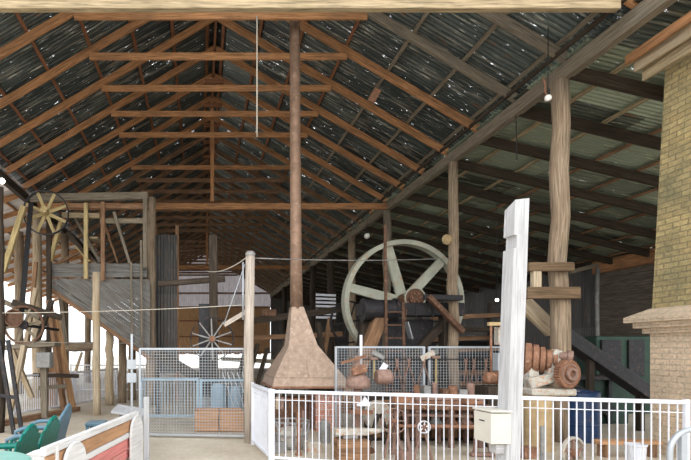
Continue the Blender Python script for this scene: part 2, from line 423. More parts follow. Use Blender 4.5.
for sgn, side in ((-1, 'left'), (1, 'right')):
    for i, w in enumerate((.22, 1.1, 2.0, 2.92, 3.87, 4.85, 5.75)):
        x = XC + sgn * w; z = zr(x) + .135
        nv = V((sgn * SL, 0, 1))
        tag(obj('roof_batten', MB().bar((x, YF, z), (x, YB, z), .075, .05, nv), GREYW if (sgn > 0 and i >= 4) else ORANGE_D),
            'red-brown roof batten on the %s slope, %s down from the ridge' % (side, ['first'] + ORD[1:7])[0:1] if False else 'red-brown roof batten on the %s slope, %s down from the ridge' % (side, (['first'] + ORD[1:7])[i]), 'batten', 'roof battens under the iron')
# plates
tag(obj('wall_plate', MB().bar((XR, YF, 6.42), (XR, YB, 6.42), .16, .26), GREYW, bevel=.01), 'thick grey eave beam over the right row of log posts', 'beam')
tag(obj('wall_plate', MB().bar((XL, YF, 6.42), (XL, YB, 6.42), .16, .24), DARKW, bevel=.01), 'dark eave beam along the left side of the roof', 'beam')
tag(obj('fascia_board', MB().bar((XR - .22, YF, 6.66), (XR - .22, YB, 6.66), .04, .07), DARKW), 'thin ragged board running just inside the right eave beam', 'board')
# aisle roofs
for k in range(1, NT):
    y = Y0 + DY * k
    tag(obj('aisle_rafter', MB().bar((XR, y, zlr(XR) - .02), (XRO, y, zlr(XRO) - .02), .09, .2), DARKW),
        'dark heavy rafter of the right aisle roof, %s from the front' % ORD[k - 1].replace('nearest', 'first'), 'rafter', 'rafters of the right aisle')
for k in range(NT):
    y = Y0 + DY * k
    tag(obj('aisle_rafter', MB().bar((XL, y, zll(XL)), (XLO, y, zll(XLO)), .06, .16), ORANGE),
        'orange rafter of the pale left aisle roof, %s from the front' % ORD[k].replace('nearest', 'first'), 'rafter', 'rafters of the left aisle')
for i in range(8):
    x = XR + .75 + i * .95; z = zlr(x) + .115
    tag(obj('aisle_batten', MB().bar((x, 7.8, z), (x, YB, z), .07, .05), BROWNW if i > 1 else CREAM),
        'tan batten under the right aisle roof, %s out from the eave beam' % (['first'] + ORD[1:8])[i], 'batten', 'battens of the right aisle')
for i in range(4):
    x = XL - .7 - i * 1.0; z = zll(x) + .11
    tag(obj('aisle_batten', MB().bar((x, YF, z), (x, YB, z), .07, .05), ORANGE),
        'orange batten under the left aisle roof, %s out from the eave' % (['first'] + ORD[1:8])[i], 'batten', 'battens of the left aisle')
# boards trimming the aisle roof beside the chimney
for i, (x, z, mt, h) in enumerate(((6.93, 5.90, CREAM, .2), (6.80, 6.04, LOGP, .2), (6.66, 6.12, ORANGE, .14))):
    tag(obj('trimmer_board', MB().bar((x, 4.6, z), (x, 7.5, z), .05, h, (0, 0, 1)), mt, bevel=.005),
        '%s board trimming the roof beside the yellow chimney' % ['lowest wide pale', 'middle pale', 'uppermost orange'][i], 'board', 'trimmer boards by the chimney')

# ------------------------------------------------------------------ posts
def log(x, y, z0, z1, r0, r1, wob=.03, n=9, seg=14, lean=(0, 0)):
    pts = []; rs = []
    for i in range(n):
        f = i / (n - 1)
        pts.append((x + lean[0] * f + (random.uniform(-wob, wob) if 0 < i < n - 1 else 0), y + lean[1] * f + (random.uniform(-wob, wob) if 0 < i < n - 1 else 0), z0 + (z1 - z0) * f))
        rs.append((r0 + (r1 - r0) * f) * random.uniform(.93, 1.07))
    return MB().tube(pts, rs, seg)
rp = [(8.4, 6.29, .14, LOG, 'big knotty log post nearest the chimney carrying the right eave beam'),
      (12.0, 6.33, .115, LOG, 'log post passing in front of the right rim of the flywheel'),
      (16.2, 6.3, .125, GREYW, 'grey log post where the orange tie beam meets the right eave'),
      (19.9, 6.3, .14, LOG, 'pale log post seen above the left rim of the flywheel'),
      (23.2, 6.34, .16, DARKW, 'dark log post, second left from the flywheel'),
      (27.0, 6.34, .17, DARKW, 'dark log post far back, left of the slatted shutter'),
      (31.0, 6.34, .17, DARKW, 'very distant dark log post of the right row'),
      (36.0, 6.34, .17, DARKW, 'dark log post farthest back in the right row')]
for y, x, r, mt, lb in rp:
    t = thing('log_post', lb, 'post', (x, y, 0), 'right row of log posts')
    obj('log', log(x, y, 0, 6.3, r * 1.1, r, .035), mt, t)
lp = [(-5.5, 16.2, 0, 6.3, .15, LOGP, 'tall pale log post under the upper spoked pulley at left'),
      (-2.54, 11.8, 0, 3.5, .095, LOGP, 'nearest pale log prop standing under the hopper boards'),
      (-2.63, 13.95, 0, 2.15, .115, LOGP, 'second log prop under the hopper, close behind the nearest'),
      (-2.37, 14.6, 0, 2.0, .12, LOG, 'third log prop under the hopper'),
      (-2.18, 15.4, 0, 1.85, .12, LOG, 'fourth log prop farthest under the hopper chute'),
      (-1.42, 13.9, 0, 6.0, .14, LOG, 'tall rough log post at the right end of the hopper frame'),
      (-3.88, 9.3, 0, 4.75, .075, DARKW, 'dark timber post at the left picture edge'),
      (-6.6, 17.5, 0, 5.9, .16, LOG, 'grey outer log post standing against the bright yard'),
      (-5.5, 19.5, 0, 6.3, .16, LOG, 'grey log post against bright yard, right of the leaning timbers'),
      (-5.5, 23.5, 0, 6.3, .16, LOG, 'log post of the left row seen under the hopper chute'),
      (-9.8, 21.0, 0, 5.0, .15, LOGP, 'slender outer log post far left in the yard light'),
      (-9.8, 26.0, 0, 5.0, .15, LOGP, 'far outer log post beyond the left fence')]
for x, y, z0, z1, r, mt, lb in lp:
    tag(obj('log_post', log(x, y, z0, z1, r * 1.08, r, .025), mt), lb, 'post', 'left log posts')
# collars on the near post with a short prop between them
t = thing('post_clamp_frame', 'old wooden clamp frame of two planks and a short strut on the big log post', 'clamp', (6.0, 8.2, 2.5))
obj('plank', MB().bar(P(528, 267, 8.18), P(573, 267, 8.18), .09, .15), CLAMPW, t, .01)
obj('plank', MB().bar(P(526, 293, 8.18), P(579, 293, 8.18), .1, .2), CLAMPW, t, .01)
obj('strut', MB().bar(P(536, 292, 8.2), P(536, 266, 8.2), .14, .1), LOGP, t, .01)
# white square post with coin box
t = thing('white_post', 'white painted square post with a notch and slanted top before the fence', 'post', (3.2, 4.9, 0))
rz = math.radians(5)
c, s_ = math.cos(rz), math.sin(rz); h = .075
def rotp(cx, cy, u, v): return (cx + u * c - v * s_, cy + u * s_ + v * c)
m = MB(); base = [(-h, -h), (h, -h), (h, h), (-h, h)]
zt = [3.11, 3.13, 3.12, 3.04]
k0 = len(m.v)
lv = [(0, -.075), (2.62, .018), (2.63, .018), (2.75, .022), (2.76, .022), (3.10, .035)]
for z, dx in lv:
    notch = z in (2.63, 2.75)
    for i, (u, v) in enumerate(base):
        if notch and i in (0, 3): u = -h + .03
        x, y = rotp(3.20 + dx, 4.9, u, v); m.v.append(V((x, y, z if z < 3.09 else zt[i])))
for j in range(len(lv) - 1):
    for i in range(4):
        a_ = j * 4 + i; b_ = j * 4 + (i + 1) % 4
        m.face((a_, b_, b_ + 4, a_ + 4), [(lv[j][0], i * .17), (lv[j][0], i * .17 + .17), (lv[j + 1][0], i * .17 + .17), (lv[j + 1][0], i * .17)])
n_ = (len(lv) - 1) * 4; m.face((n_, n_ + 1, n_ + 2, n_ + 3), [(0, 0), (.1, 0), (.1, .1), (0, .1)]); m.face((3, 2, 1, 0), [(0, 0), (.1, 0), (.1, .1), (0, .1)])
obj('post_shaft', m, WHITEW, t)
t = thing('donation_box', 'cream metal box with a slot mounted on the white post', 'box', (2.91, 4.80, .66))
obj('box_body', MB().box(2.905, 4.79, .66, 3.105, 5.09, .965), PAINTW, t, .004)
lid = obj('lid', MB().bar((2.895, 4.94, .985), (3.115, 4.94, .985), .33, .018), PAINTW, t, .004)
obj('slot', MB().box(2.9025, 4.90, .87, 2.906, 4.99, .882), IRON, t)
obj('bracket', MB().box(2.99, 4.85, .55, 3.1, 4.97, .658), WHITEW, t, .004)
# ------------------------------------------------------------------ fences
def picket_fence(name, label, a, b2, z0, z1, mat, gap=.09, rail=.045, wire=True, bar=.011, group=None, cat='fence'):
    a, b2 = V(a), V(b2); d = (b2 - a); L = d.length; d.normalize()
    t = thing(name, label, cat, (a.x, a.y, 0), group)
    obj('top_rail', MB().bar((a.x, a.y, z1 - rail / 2), (b2.x, b2.y, z1 - rail / 2), rail, rail), mat, t, .006)
    obj('bottom_rail', MB().bar((a.x, a.y, z0), (b2.x, b2.y, z0), rail * .8, rail * .8), mat, t, .006)
    m = MB(); n = int(L / gap)
    for i in range(1, n):
        p = a + d * (L * i / n); m.bar((p.x, p.y, z0), (p.x, p.y, z1 - rail * .8), bar, bar)
    if wire: m.bar((a.x, a.y, z1 - .14), (b2.x, b2.y, z1 - .14), bar * .8, bar * .8)
    obj('bar_infill', m, mat, t)
    for p in (a, b2):
        obj('fence_post', MB().box(p.x - .025, p.y - .025, 0, p.x + .025, p.y + .025, z1 + .01), mat, t, .005)
    return t
FA, FB, FC = V((.89, 8.1, 0)), V((1.03, 6.8, 0)), V((5.47, 5.4, 0))
FM = FB.lerp(FC, .634)
e_ = (FC - FB).normalized() * .03
picket_fence('fence_panel', 'short white steel fence panel turning back beside the pale round post', FA, FB + V((-.03, .04, 0)), .08, 1.04, GALVW, .07, .05, group='white steel fence panels')
picket_fence('fence_panel', 'long white steel bar fence panel from the forge hood to the white post', FB, FM - e_, .08, 1.035, GALVW, group='white steel fence panels')
picket_fence('fence_panel', 'right white steel bar fence panel ending before the cream chimney base', FM + e_, FC, .08, 1.035, GALVW, .078, group='white steel fence panels')
# hoop rail
pts = [(4.62, 4.72, 0), (4.62, 4.72, .45)] + [(4.62 + .24 * (1 - math.cos(x)), 4.72, .60 + .22 * math.sin(x)) for x in [i * PI / 16 for i in range(9)]] + [(5.5, 4.72, .82)]
t = thing('hoop_rail', 'bent grey pipe handrail at the lower right corner', 'handrail', (4.62, 4.72, 0))
obj('bent_pipe', MB().tube(pts, .026, 12), GALV, t)
obj('upright', MB().box(4.72, 4.70, 0, 4.78, 4.75, .80), GALV, t, .004)

def mesh_fence(label, a, b2, z0, z1, mat, cat='fence', name='mesh_fence_panel', cell=.052, posts=True):
    a, b2 = V(a), V(b2); d = (b2 - a); L = d.length; d.normalize()
    t = thing(name, label, cat, (a.x, a.y, 0), 'wire mesh panels')
    r = .038
    for z in (z1, z0): obj('frame_rail', MB().bar((a.x, a.y, z), (b2.x, b2.y, z), r, r), mat, t, .004)
    m = MB(); n = int(L / cell); w = .0055
    for i in range(1, n):
        p = a + d * (L * i / n); m.bar((p.x, p.y, z0), (p.x, p.y, z1), w, w)
    k = int((z1 - z0) / cell)
    for i in range(1, k):
        z = z0 + (z1 - z0) * i / k; m.bar((a.x, a.y, z), (b2.x, b2.y, z), w, w)
    obj('wire_mesh', m, mat, t)
    for p in (a, b2): obj('fence_post', MB().box(p.x - .02, p.y - .02, 0, p.x + .02, p.y + .02, z1 + .015), mat, t, .004)
    return t
mesh_fence('tall wire mesh gate in front of the spoked wheel, left of the round post', (-1.1, 8.8, 0), (.82, 8.6, 0), .06, 1.62, GALV, 'gate', 'mesh_gate')
mesh_fence('tall wire mesh panel behind the forge with tongs hung on it', (2.52, 8.9, 0), (4.15, 8.9, 0), .06, 1.65, GALV)
mesh_fence('tall wire mesh panel in front of the log post, left of the white post', (4.25, 8.9, 0), (5.75, 8.9, 0), .06, 1.65, GALV)
# blue picket gate behind the mesh gate
picket_fence('blue_gate', 'blue-grey steel bar gate standing behind the mesh gate', (-1.25, 10.2, 0), (-.05, 10.2, 0), .2, 1.0, BLUEG, .07, .05, False, group='blue steel gates')
picket_fence('blue_gate', 'second blue-grey bar gate, behind the wooden crate', (.02, 10.2, 0), (1.05, 10.3, 0), .2, .98, BLUEG, .07, .05, False, group='blue steel gates')
# white fences at left
picket_fence('yard_fence', 'white bar fence by the left edge behind the green chairs', P(14, 400, 11.3) * V((1, 1, 0)) if False else (-4.4, 11.3, 0), (-3.55, 13.4, 0), .1, 1.0, GALVW, .075, .05, True, .014, 'white yard fences')
picket_fence('yard_fence', 'white bar fence between the leaning timbers and the log props', (-3.5, 13.45, 0), (-2.75, 15.9, 0), .1, 1.0, GALVW, .075, .05, True, .014, 'white yard fences')
picket_fence('yard_fence', 'far white bar fence seen between the log props under the hopper', (-4.9, 18.2, 0), (-1.5, 18.2, 0), .1, 1.05, GALVW, .09, .05, True, .014, 'white yard fences')
tag(obj('white_fence_post', MB().box(-.72, 6.12, 0, -.65, 6.19, 1.0), WHITEW, bevel=.005), 'narrow white post standing at the right end of the old bench', 'post')

# ------------------------------------------------------------------ forge hood and flue
HX, HY = 2.11, 9.9
t = thing('forge_hood', 'rust-coloured pyramid forge hood with a tall flue pipe up to the roof', 'forge hood', (HX, HY, .87))
def frus(levels):
    """square rings (half size, z, cx shift)"""
    m = MB()
    for i, (hs, z, dx) in enumerate(levels):
        for sx, sy in ((-1, -1), (1, -1), (1, 1), (-1, 1)): m.v.append(V((HX + dx + sx * hs, HY + sy * hs, z)))
    for j in range(len(levels) - 1):
        for i in range(4):
            a_ = j * 4 + i; b_ = j * 4 + (i + 1) % 4
            m.face((a_, b_, b_ + 4, a_ + 4), [(levels[j][0] * (i % 2), levels[j][1]), (levels[j][0], levels[j][1]), (levels[j + 1][0], levels[j + 1][1]), (0, levels[j + 1][1])])
    return m
hs = .73
m = frus([(hs, .90, 0), (hs - .05, 1.07, 0), (.285, 1.70, -.04), (.122, 2.48, -.12)]); o = obj('hood_shell', m, HOOD, t); shell = o
md = o.modifiers.new('Solidify', 'SOLIDIFY'); md.thickness = .006
m = MB()
for sx in (-1, 1): m.bar((HX + sx * hs, HY - hs, .885), (HX + sx * hs, HY + hs, .885), .03, .04); m.bar((HX - hs, HY + sx * hs, .885), (HX + hs, HY + sx * hs, .885), .03, .04)
obj('hood_rim', m, RUST, t)
m = MB()
for z_, hh in ((1.07, hs - .045),):
    for sx in (-1, 1): m.bar((HX - hh, HY + sx * hh, z_), (HX + hh, HY + sx * hh, z_), .012, .016); m.bar((HX + sx * hh, HY - hh, z_), (HX + sx * hh, HY + hh, z_), .012, .016)
m.bar((HX - .02, HY - hs + .035, 1.08), (HX - .03, HY - .28, 1.68), .01, .012)
obj('seam', m, HOOD, shell)
pipe = obj('flue_pipe', MB().tube([(HX - .12, HY, 2.44), (HX - .13, HY, 3.6), (HX - .145, HY, 5.4), (HX - .16, HY, 9.1)], [.132, .118, .110, .104], 18), PIPE, t)
for z in (4.0, 5.4, 6.8): obj('pipe_joint', MB().lathe([(.113, 0), (.121, .01), (.121, .03), (.113, .04)], (HX - .14, HY, z), (0, 0, 1), 18), PIPE, pipe)
# brick hearth under the hood
t = thing('brick_forge', 'red brick forge hearth with pale mortar under the hood', 'forge', (2.55, 9.9, 0))
obj('hearth', MB().box(2.28, 9.45, 0, 2.75, 10.3, .74), BRICKR, t)
obj('hearth_slab', MB().box(2.24, 9.42, .74, 2.79, 10.33, .79), GREYI, t, .01)
t = thing('quench_drum', 'dark open steel drum left of the brick hearth', 'drum', (1.9, 9.6, 0))
obj('drum_shell', MB().lathe([(.27, 0), (.27, .3), (.28, .31), (.27, .32), (.27, .6), (.28, .61), (.28, .64), (.25, .64), (.25, .1), (0.001, .1)], (1.9, 9.6, 0), seg=28), RUSTD, t)
obj('hoop', MB().lathe([(.285, .62), (.285, .66), (.27, .66)], (1.9, 9.6, 0), seg=28), RUST, t)

# ------------------------------------------------------------------ wheels
def wheel(name, label, c, axis, R, rw, rt, ns, ph, hubr, mrim, mspk, sw=.06, st=.03, cat='wheel', group=None, hw=None, hub_mat=None, seg=48, cast=None):
    c = V(c); ax = V(axis).normalized(); up = V((0, 0, 1)) if abs(ax.z) < .9 else V((0, 1, 0))
    x = up.cross(ax).normalized(); y = ax.cross(x)
    t = thing(name, label, cat, c - V((0, 0, R)), group)
    obj('rim', MB().lathe([(R, -rw / 2), (R, rw / 2), (R - rt, rw / 2), (R - rt, -rw / 2)], c, ax, seg, True), mrim, t, .004)
    hw = hw or rw * 1.2
    obj('hub', MB().lathe([(.001, -hw / 2), (hubr, -hw / 2), (hubr, hw / 2), (.001, hw / 2)], c, ax, 24), hub_mat or mrim, t, .004)
    for i in range(ns):
        a = math.radians(ph) + 2 * PI * i / ns
        d = x * math.cos(a) + y * math.sin(a)
        obj('spoke', MB().bar(c + d * hubr * .8, c + d * (R - rt * .6), st, sw, d.cross(ax), st, sw * .85), mspk, t, .004)
    return t
# axis towards -y so that x is to the right
wc = P(403, 302, 13.05)
wheel('flywheel', 'huge pale green six-spoked flywheel behind the forge', wc, (0.08, -1, 0), 1.68, .24, .13, 6, 46, .22, WHEELG, WHEELG, .27, .10, 'flywheel', None, .9, RUSTD, 72)
cp = P(415, 298, 12.6)
t = thing('crank_disc', 'round rusty crank disc mounted in front of the flywheel hub', 'crank', cp - V((0, 0, .25)))
obj('disc', MB().lathe([(.001, -.06), (.17, -.06), (.17, 0), (.25, 0), (.25, .08), (.001, .08)], cp, (0, 1, 0), 28), RUSTD, t, .005)
obj('bezel', MB().lathe([(.25, -.02), (.28, -.02), (.28, .06), (.25, .06)], cp, (0, 1, 0), 28, True), WHEELG, t)
m = MB()
for i in range(6): a = i * PI / 3; m.lathe([(.001, -.1), (.025, -.1), (.025, -.05)], cp + V((.11 * math.cos(a), 0, .11 * math.sin(a))), (0, 1, 0), 8)
obj('bolt_ring', m, RUST, t)
# engine frame
t = thing('engine_frame', 'dark steam engine bed beam on heavy timber legs below the flywheel hub', 'engine', (5.2, 12.4, 0))
obj('bed_beam', MB().bar(P(358, 310, 12.4), P(460, 310, 12.4), .48, .33), IRON, t, .02); bed = bpy.data.objects['bed_beam']
for i in range(6): q = P(365 + i * 17, 310, 12.15); obj('rib', MB().bar(q - V((0, 0, .16)), q + V((0, 0, .16)), .03, .02), IRON, bed)
obj('leg', MB().bar(P(381, 316, 12.2), P(341, 412, 12.2), .32, .3, (0, 1, 0)), BROWNW, t, .02)
obj('leg', MB().bar(P(366, 316, 12.5), P(352, 411, 12.5), .22, .24, (0, 1, 0)), DARKW, t, .02)
obj('leg', MB().bar(P(447, 316, 12.3), P(447, 412, 12.3), .3, .3, (0, 1, 0)), DARKW, t, .02)
obj('brace', MB().bar(P(458, 308, 12.3), P(398, 372, 12.3), .20, .16, (0, 1, 0)), DARKW, t, .01)
obj('brace', MB().bar(P(428, 296, 11.72), P(463, 332, 11.72), .12, .15, (0, 1, 0)), RUSTD, t, .01)
obj('connecting_rod', MB().bar(P(424, 297, 11.78), P(462, 298, 11.78), .12, .13), IRON, t, .01)
obj('engine_panel', MB().box(4.9, 12.55, 0, 6.1, 12.65, 2.4), IRON, t)
obj('cylinder', MB().lathe([(.001, 0), (.3, 0), (.3, .06), (.26, .06), (.26, .8), (.3, .8), (.3, .86), (.001, .86)], P(362, 310, 12.2), (1, 0, 0), 24), IRON, t)
t = thing('ladder', 'narrow dark steel ladder leaning on the engine bed', 'ladder', (4.6, 11.8, 0))
for x in (385, 403): obj('stile', MB().bar(P(x, 225 if x == 385 else 302, 11.85) , P(x + 2, 413, 11.9), .06, .04), RUSTD, t)
for i in range(7):
    obj('rung', MB().bar(P(385, 312 + i * 13, 11.86), P(404, 312 + i * 13, 11.86), .04, .03), RUSTD, t)
t = thing('guard_plate', 'small pale metal plate hanging by the ladder', 'plate', P(411, 339, 12.1))
obj('plate', MB().bar(P(406, 322, 12.1), P(411, 339, 12.1), .03, .26, (0, 1, 0), .03, .22), GALV, t, .004)
obj('hook', MB().tube([P(406, 323, 12.12), P(406, 308, 12.14)], .01, 6), RUST, t)
# spoked wheel behind mesh gate
wheel('spoked_wheel', 'slender iron wheel with ten pale spokes behind the mesh gate', P(212, 339, 11.0), (0.05, -1, 0), .50, .07, .022, 10, 20, .07, IRON, GREYI, .035, .02, 'wheel', None, .2, RUST)
# left pulleys
wheel('drive_pulley', 'upper wooden drive pulley with yellow spokes and dark rim at the hopper frame', P(46, 213, 12.9), (0.15, -1, 0), .60, .12, .03, 8, 22, .09, IRON, YELW, .09, .04, 'pulley', None, .75, YELW)
wheel('drive_pulley', 'lower iron pulley with curved rim near the left edge', P(24, 325, 10.8), (0.2, -1, 0), .44, .10, .05, 6, 10, .1, RUSTD, OLIVEW, .07, .04, 'pulley', None, .3, IRON)
tag(obj('handwheel_pulley', MB().lathe([(.001, -.05), (.2, -.05), (.2, .05), (.17, .05), (.17, -.02), (.001, -.02)], P(14, 318, 10.5), (0.2, -1, 0), 24), RUSTD), 'small dark pulley disc left of the lower iron pulley', 'pulley')
tag(obj('drive_belt', MB().bar(P(31, 203, 12.6), P(21, 318, 10.95), .13, .012, (0, 1, 0)), BLACKR), 'long black drive belt running down to the lower left pulley', 'belt')
tag(obj('shaft', MB().tube([P(-6, 325, 10.8), P(24, 325, 10.8) , P(58, 330, 11.9)], .035, 10), IRON), 'thin iron shaft through the lower left pulley', 'shaft')

# ------------------------------------------------------------------ hopper
D = 13.5
t = thing('hopper_frame', 'weathered timber hopper frame with boarded chute side at left', 'hopper', (-3.2, D, 0))
def hb(n, x0, y0, x1, y1, w, h, mt=GREYW, d=D, up=(0, 0, 1)):
    return obj(n, MB().bar(P(x0, y0, d), P(x1, y1, d), w, h, up), mt, t, .006)
hb('top_rail', 30, 198, 148, 196, .14, .2)
hb('rail', 62, 206, 148, 207, .1, .12, BROWNW); hb('rail', 62, 215, 100, 216, .08, .14, CREAM)
hb('rail', 100, 221, 148, 221, .08, .14, OLIVEW)
for x, y0, y1, mt in ((86, 203, 279, YELW), (103, 202, 281, BROWNW), (145, 196, 268, GREYW)):
    hb('upright', x, y0, x, y1, .11, .1, mt, 13.3)
hb('upright', 49, 215, 49, 405, .13, .12, DARKW, 13.3)
hb('brace', 114, 212, 130, 264, .1, .08, GREYW, 13.35); hb('brace', 61, 222, 50, 262, .16, .1, YELW, 13.35)
hb('brace', 68, 232, 86, 255, .14, .1, DARKW, 13.7); hb('brace', 75, 218, 100, 262, .08, .08, GREYW, 13.9)
hb('brace', 104, 222, 118, 263, .14, .06, BROWNW, 14.1); hb('brace', 92, 240, 100, 240, .6, .06, CREAM, 13.9)
hb('brace', 60, 262, 96, 244, .08, .08, BROWNW, 14.2); hb('brace', 90, 262, 76, 246, .08, .08, YELW, 14.0)
for x in (131, 141): hb('batten', x, 262 if x == 131 else 240, x + 1, 345 if x == 131 else 352, .06, .03, GREYW, 13.3)
m = MB()
for i in range(3): z0 = P(0, 266 + i * 4.6, D).z; m.bar(V((P(47, 0, D).x, D - .02 - i * .004, z0)), V((P(147, 0, D).x, D - .02 + i * .004, z0)), .04, .125)
obj('board_panel', m, CHUTEW, t, .005)
# diagonal boards: clipped by lower edge
m = MB()
pA, pB, pC, pE = P(48, 279, D), P(150, 279, D), P(150, 356, D), P(48, 285, D)
# boards parallel to the lower edge (pE->pC)
dr = (pC - pE).normalized(); nn = V((-dr.z, 0, dr.x)) * -1
nn = V((dr.z * -1, 0, dr.x))
for i in range(12):
    off = i * .158
    s0 = pE + V((0, 0, off / abs(dr.x))); 
    x0, x1 = pE.x, pC.x
    def zat(x): return s0.z + (x - s0.x) * dr.z / dr.x
    ztop = pA.z
    xs = x0
    if zat(x0) > ztop: xs = s0.x + (ztop - s0.z) * dr.x / dr.z
    if xs >= x1 - .1: break
    wz = .155 / abs(dr.x)
    q = [(xs, min(zat(xs), ztop)), (x1, zat(x1)), (x1, min(zat(x1) + wz, ztop)), (max(xs, x0), min(zat(xs) + wz, ztop))]
    if q[3][1] - q[0][1] < .01:
        q[3] = (min(x1, s0.x + (ztop - wz - s0.z) * dr.x / dr.z), ztop)
    k = len(m.v); yy = D + .0 + (i % 2) * .012
    for yv in (yy, yy + .03):
        for a_, b_ in q: m.v.append(V((a_, yv, b_)))
    uvf = [((a_ - x0) * dr.x + (b_ - q[0][1]) * dr.z + i * 3.1, (b_ - zat(a_)) + i * .7) for a_, b_ in q]
    m.face((k, k + 1, k + 2, k + 3), uvf); m.face((k + 7, k + 6, k + 5, k + 4), uvf[::-1])
    for j in range(4):
        j2 = (j + 1) % 4; m.face((k + j, k + j2, k + 4 + j2, k + 4 + j), [uvf[j], uvf[j2], uvf[j2], uvf[j]])
obj('chute_side', m, CHUTEW, t)
hb('chute_beam', 48, 287, 151, 359, .12, .12, BROWNW, D + .1)
# floor of the chute going back
m = MB()
for i in range(9):
    y = D + .2 + i * .3; m.bar((pE.x, y, pE.z - .02), (pC.x, y, pC.z - .02), .28, .04)
obj('chute_floor', m, GREYW, t)
# leaning timbers
tag(obj('leaning_timber', MB().bar(P(49, 300, 12.3), P(64, 408, 12.9) * V((1, 1, 0)) + V((0, 0, .02)), .13, .13), BROWNW, bevel=.008), 'brown leaning timber propped below the hopper, left of the pair', 'timber', 'leaning timbers')
tag(obj('leaning_timber', MB().bar(P(56, 318, 12.5), P(73, 408, 13.0) * V((1, 1, 0)) + V((0, 0, .02)), .14, .13), TANW, bevel=.008), 'tan leaning timber propped below the hopper, right of the pair', 'timber', 'leaning timbers')
tag(obj('brace_timber', MB().bar(P(3, 272, 12.4), P(24, 206, 12.4), .12, .14), YELW, bevel=.008), 'diagonal grey-yellow brace left of the upper pulley', 'brace')
tag(obj('brace_timber', MB().bar(P(20, 375, 12.2), P(36, 288, 12.2), .1, .12), LOGP, bevel=.008), 'pale steep brace beside the black belt', 'brace')
tag(obj('cross_rail', MB().bar(P(33, 375, 12.1), P(79, 376, 12.3), .08, .1), DARKW, bevel=.006), 'dark horizontal rail across the white fence', 'rail')
tag(obj('cross_rail', MB().bar(P(39, 388, 11.9), P(66, 386, 12.3), .08, .1), GREYW, bevel=.006), 'shorter grey rail below the dark rail on the white fence', 'rail')
tag(obj('cross_log', MB().tube([P(56, 346, 14.6), P(75, 347, 14.6), P(98, 346, 14.6)], [.14, .15, .13], 12), LOG), 'horizontal log lashed between the posts under the hopper', 'log')
tag(obj('brace_timber', MB().bar(P(71, 385, 16), P(82, 352, 16), .08, .08), LOGP), 'thin pale brace between two posts in the yard light', 'brace')
t = thing('machine_stand', 'grey timber and iron machine stand below the lower pulley at left', 'machine', (-3.9, 11.0, 0))
obj('leg', MB().bar(P(43, 340, 10.9), P(45, 418, 10.9), .14, .1), GREYW, t, .008)
obj('leg', MB().bar(P(24, 345, 10.6), P(8, 422, 10.6), .12, .1), LOGP, t, .008)
obj('deck', MB().bar(P(2, 348, 10.9), P(58, 344, 10.9), .5, .1), GREYW, t, .008)
obj('bearing_block', MB().bar(P(38, 360, 10.8), P(52, 360, 10.8), .3, .35), GREYI, t, .02)
obj('upper_arm', MB().bar(P(12, 302, 10.9), P(62, 318, 11.2), .14, .14), DARKW, t, .01)
for i, (a_, b_, d0, w, mt, lb) in enumerate((((52, 300), (36, 345), 11.8, .12, DARKW, 'dark diagonal brace right of the lower pulley'), ((0, 300), (40, 318), 12.0, .12, GREYW, 'grey sloping timber above the lower pulley'),
        ((36, 262), (28, 342), 13.2, .1, BROWNW, 'brown steep timber beside the pale log post'), ((60, 285), (66, 345), 14.2, .14, GREYW, 'grey upright timber behind the leaning pair'),
        ((10, 345), (32, 398), 11.6, .12, LOGP, 'pale leg splayed below the lower pulley'), ((54, 355), (53, 407), 13.2, .2, BROWNW, 'short tan block post by the white fence'))):
    tag(obj('yard_timber', MB().bar(P(*a_, d0), P(*b_, d0), w, w, (0, 1, 0)), mt, bevel=.008), lb, 'timber', 'timbers of the left machinery')
tag(obj('kerb_timber', MB().bar((-4.3, 9.7, .06), (-3.2, 12.6, .06), .16, .12), BROWNW, bevel=.01), 'low brown kerb timber on the floor by the left fence', 'timber')
t = thing('iron_trestle', 'dark leaning iron frame at the left edge of the floor', 'machine frame', (-3.55, 9.2, 0))
for a_, b_ in (((-1, 340), (14, 442)), ((8, 340), (22, 440)), ((0, 395), (18, 398)), ((0, 440), (26, 437))):
    obj('frame_bar', MB().bar(P(*a_, 9.1 if a_[1] < 430 else 9.0), P(*b_, 9.0 if b_[1] < 430 else 8.9) if False else P(b_[0], min(b_[1], 434), 9.1), .07, .06), IRON, t)

# dark sheet bin and posts behind gate
t = thing('iron_silo', 'dark corrugated iron bin behind the gate left of the spoked wheel', 'bin', (-1.1, 14.6, 0))
obj('sheet_side', MB().corr(V((P(154, 0, 14.6).x, 14.6, .9)), (1, 0, 0), (0, 0, 1), .70, 4.2, (0, -1, 0), nv=1), DARKIRON, t)
obj('sheet_side', MB().corr(V((P(154, 0, 14.6).x + .70, 14.6, .9)), (0, 1, 0), (0, 0, 1), 1.2, 4.2, (1, 0, 0), nv=1), DARKIRON, t)
for dx in (0.02, .70): obj('corner_post', MB().box(P(154, 0, 14.6).x + dx - .05, 14.62, 0, P(154, 0, 14.6).x + dx + .05, 14.72, 5.4), BROWNW, t)
t = thing('machine_column', 'tall dark timber column carrying the spoked wheel', 'column', (.28, 11.3, 0))
obj('column', MB().bar((.33, 11.35, 0), (.31, 11.35, 4.3), .2, .24), DARKW, t, .01)
obj('column', MB().bar((.12, 11.5, 0), (.12, 11.5, 2.7), .3, .2), IRON, t, .01)
obj('side_arm', MB().bar(P(158, 284, 11.3), P(225, 279, 11.3), .1, .13), DARKW, t, .01)
obj('foot_block', MB().box(-.1, 11.1, 0, .7, 11.8, .5), GREYI, t, .02)
tag(obj('sloping_beam', MB().bar(P(156, 352, 11.5), P(201, 380, 10.9), .12, .22), DARKW, bevel=.01), 'dark beam sloping down behind the mesh gate', 'beam')
tag(obj('support_trestle', MB().bar(P(158, 352, 11.5), P(158, 352, 11.5) * V((1, 1, 0)), .1, .1), DARKW), 'short dark trestle post under the sloping beam', 'post')
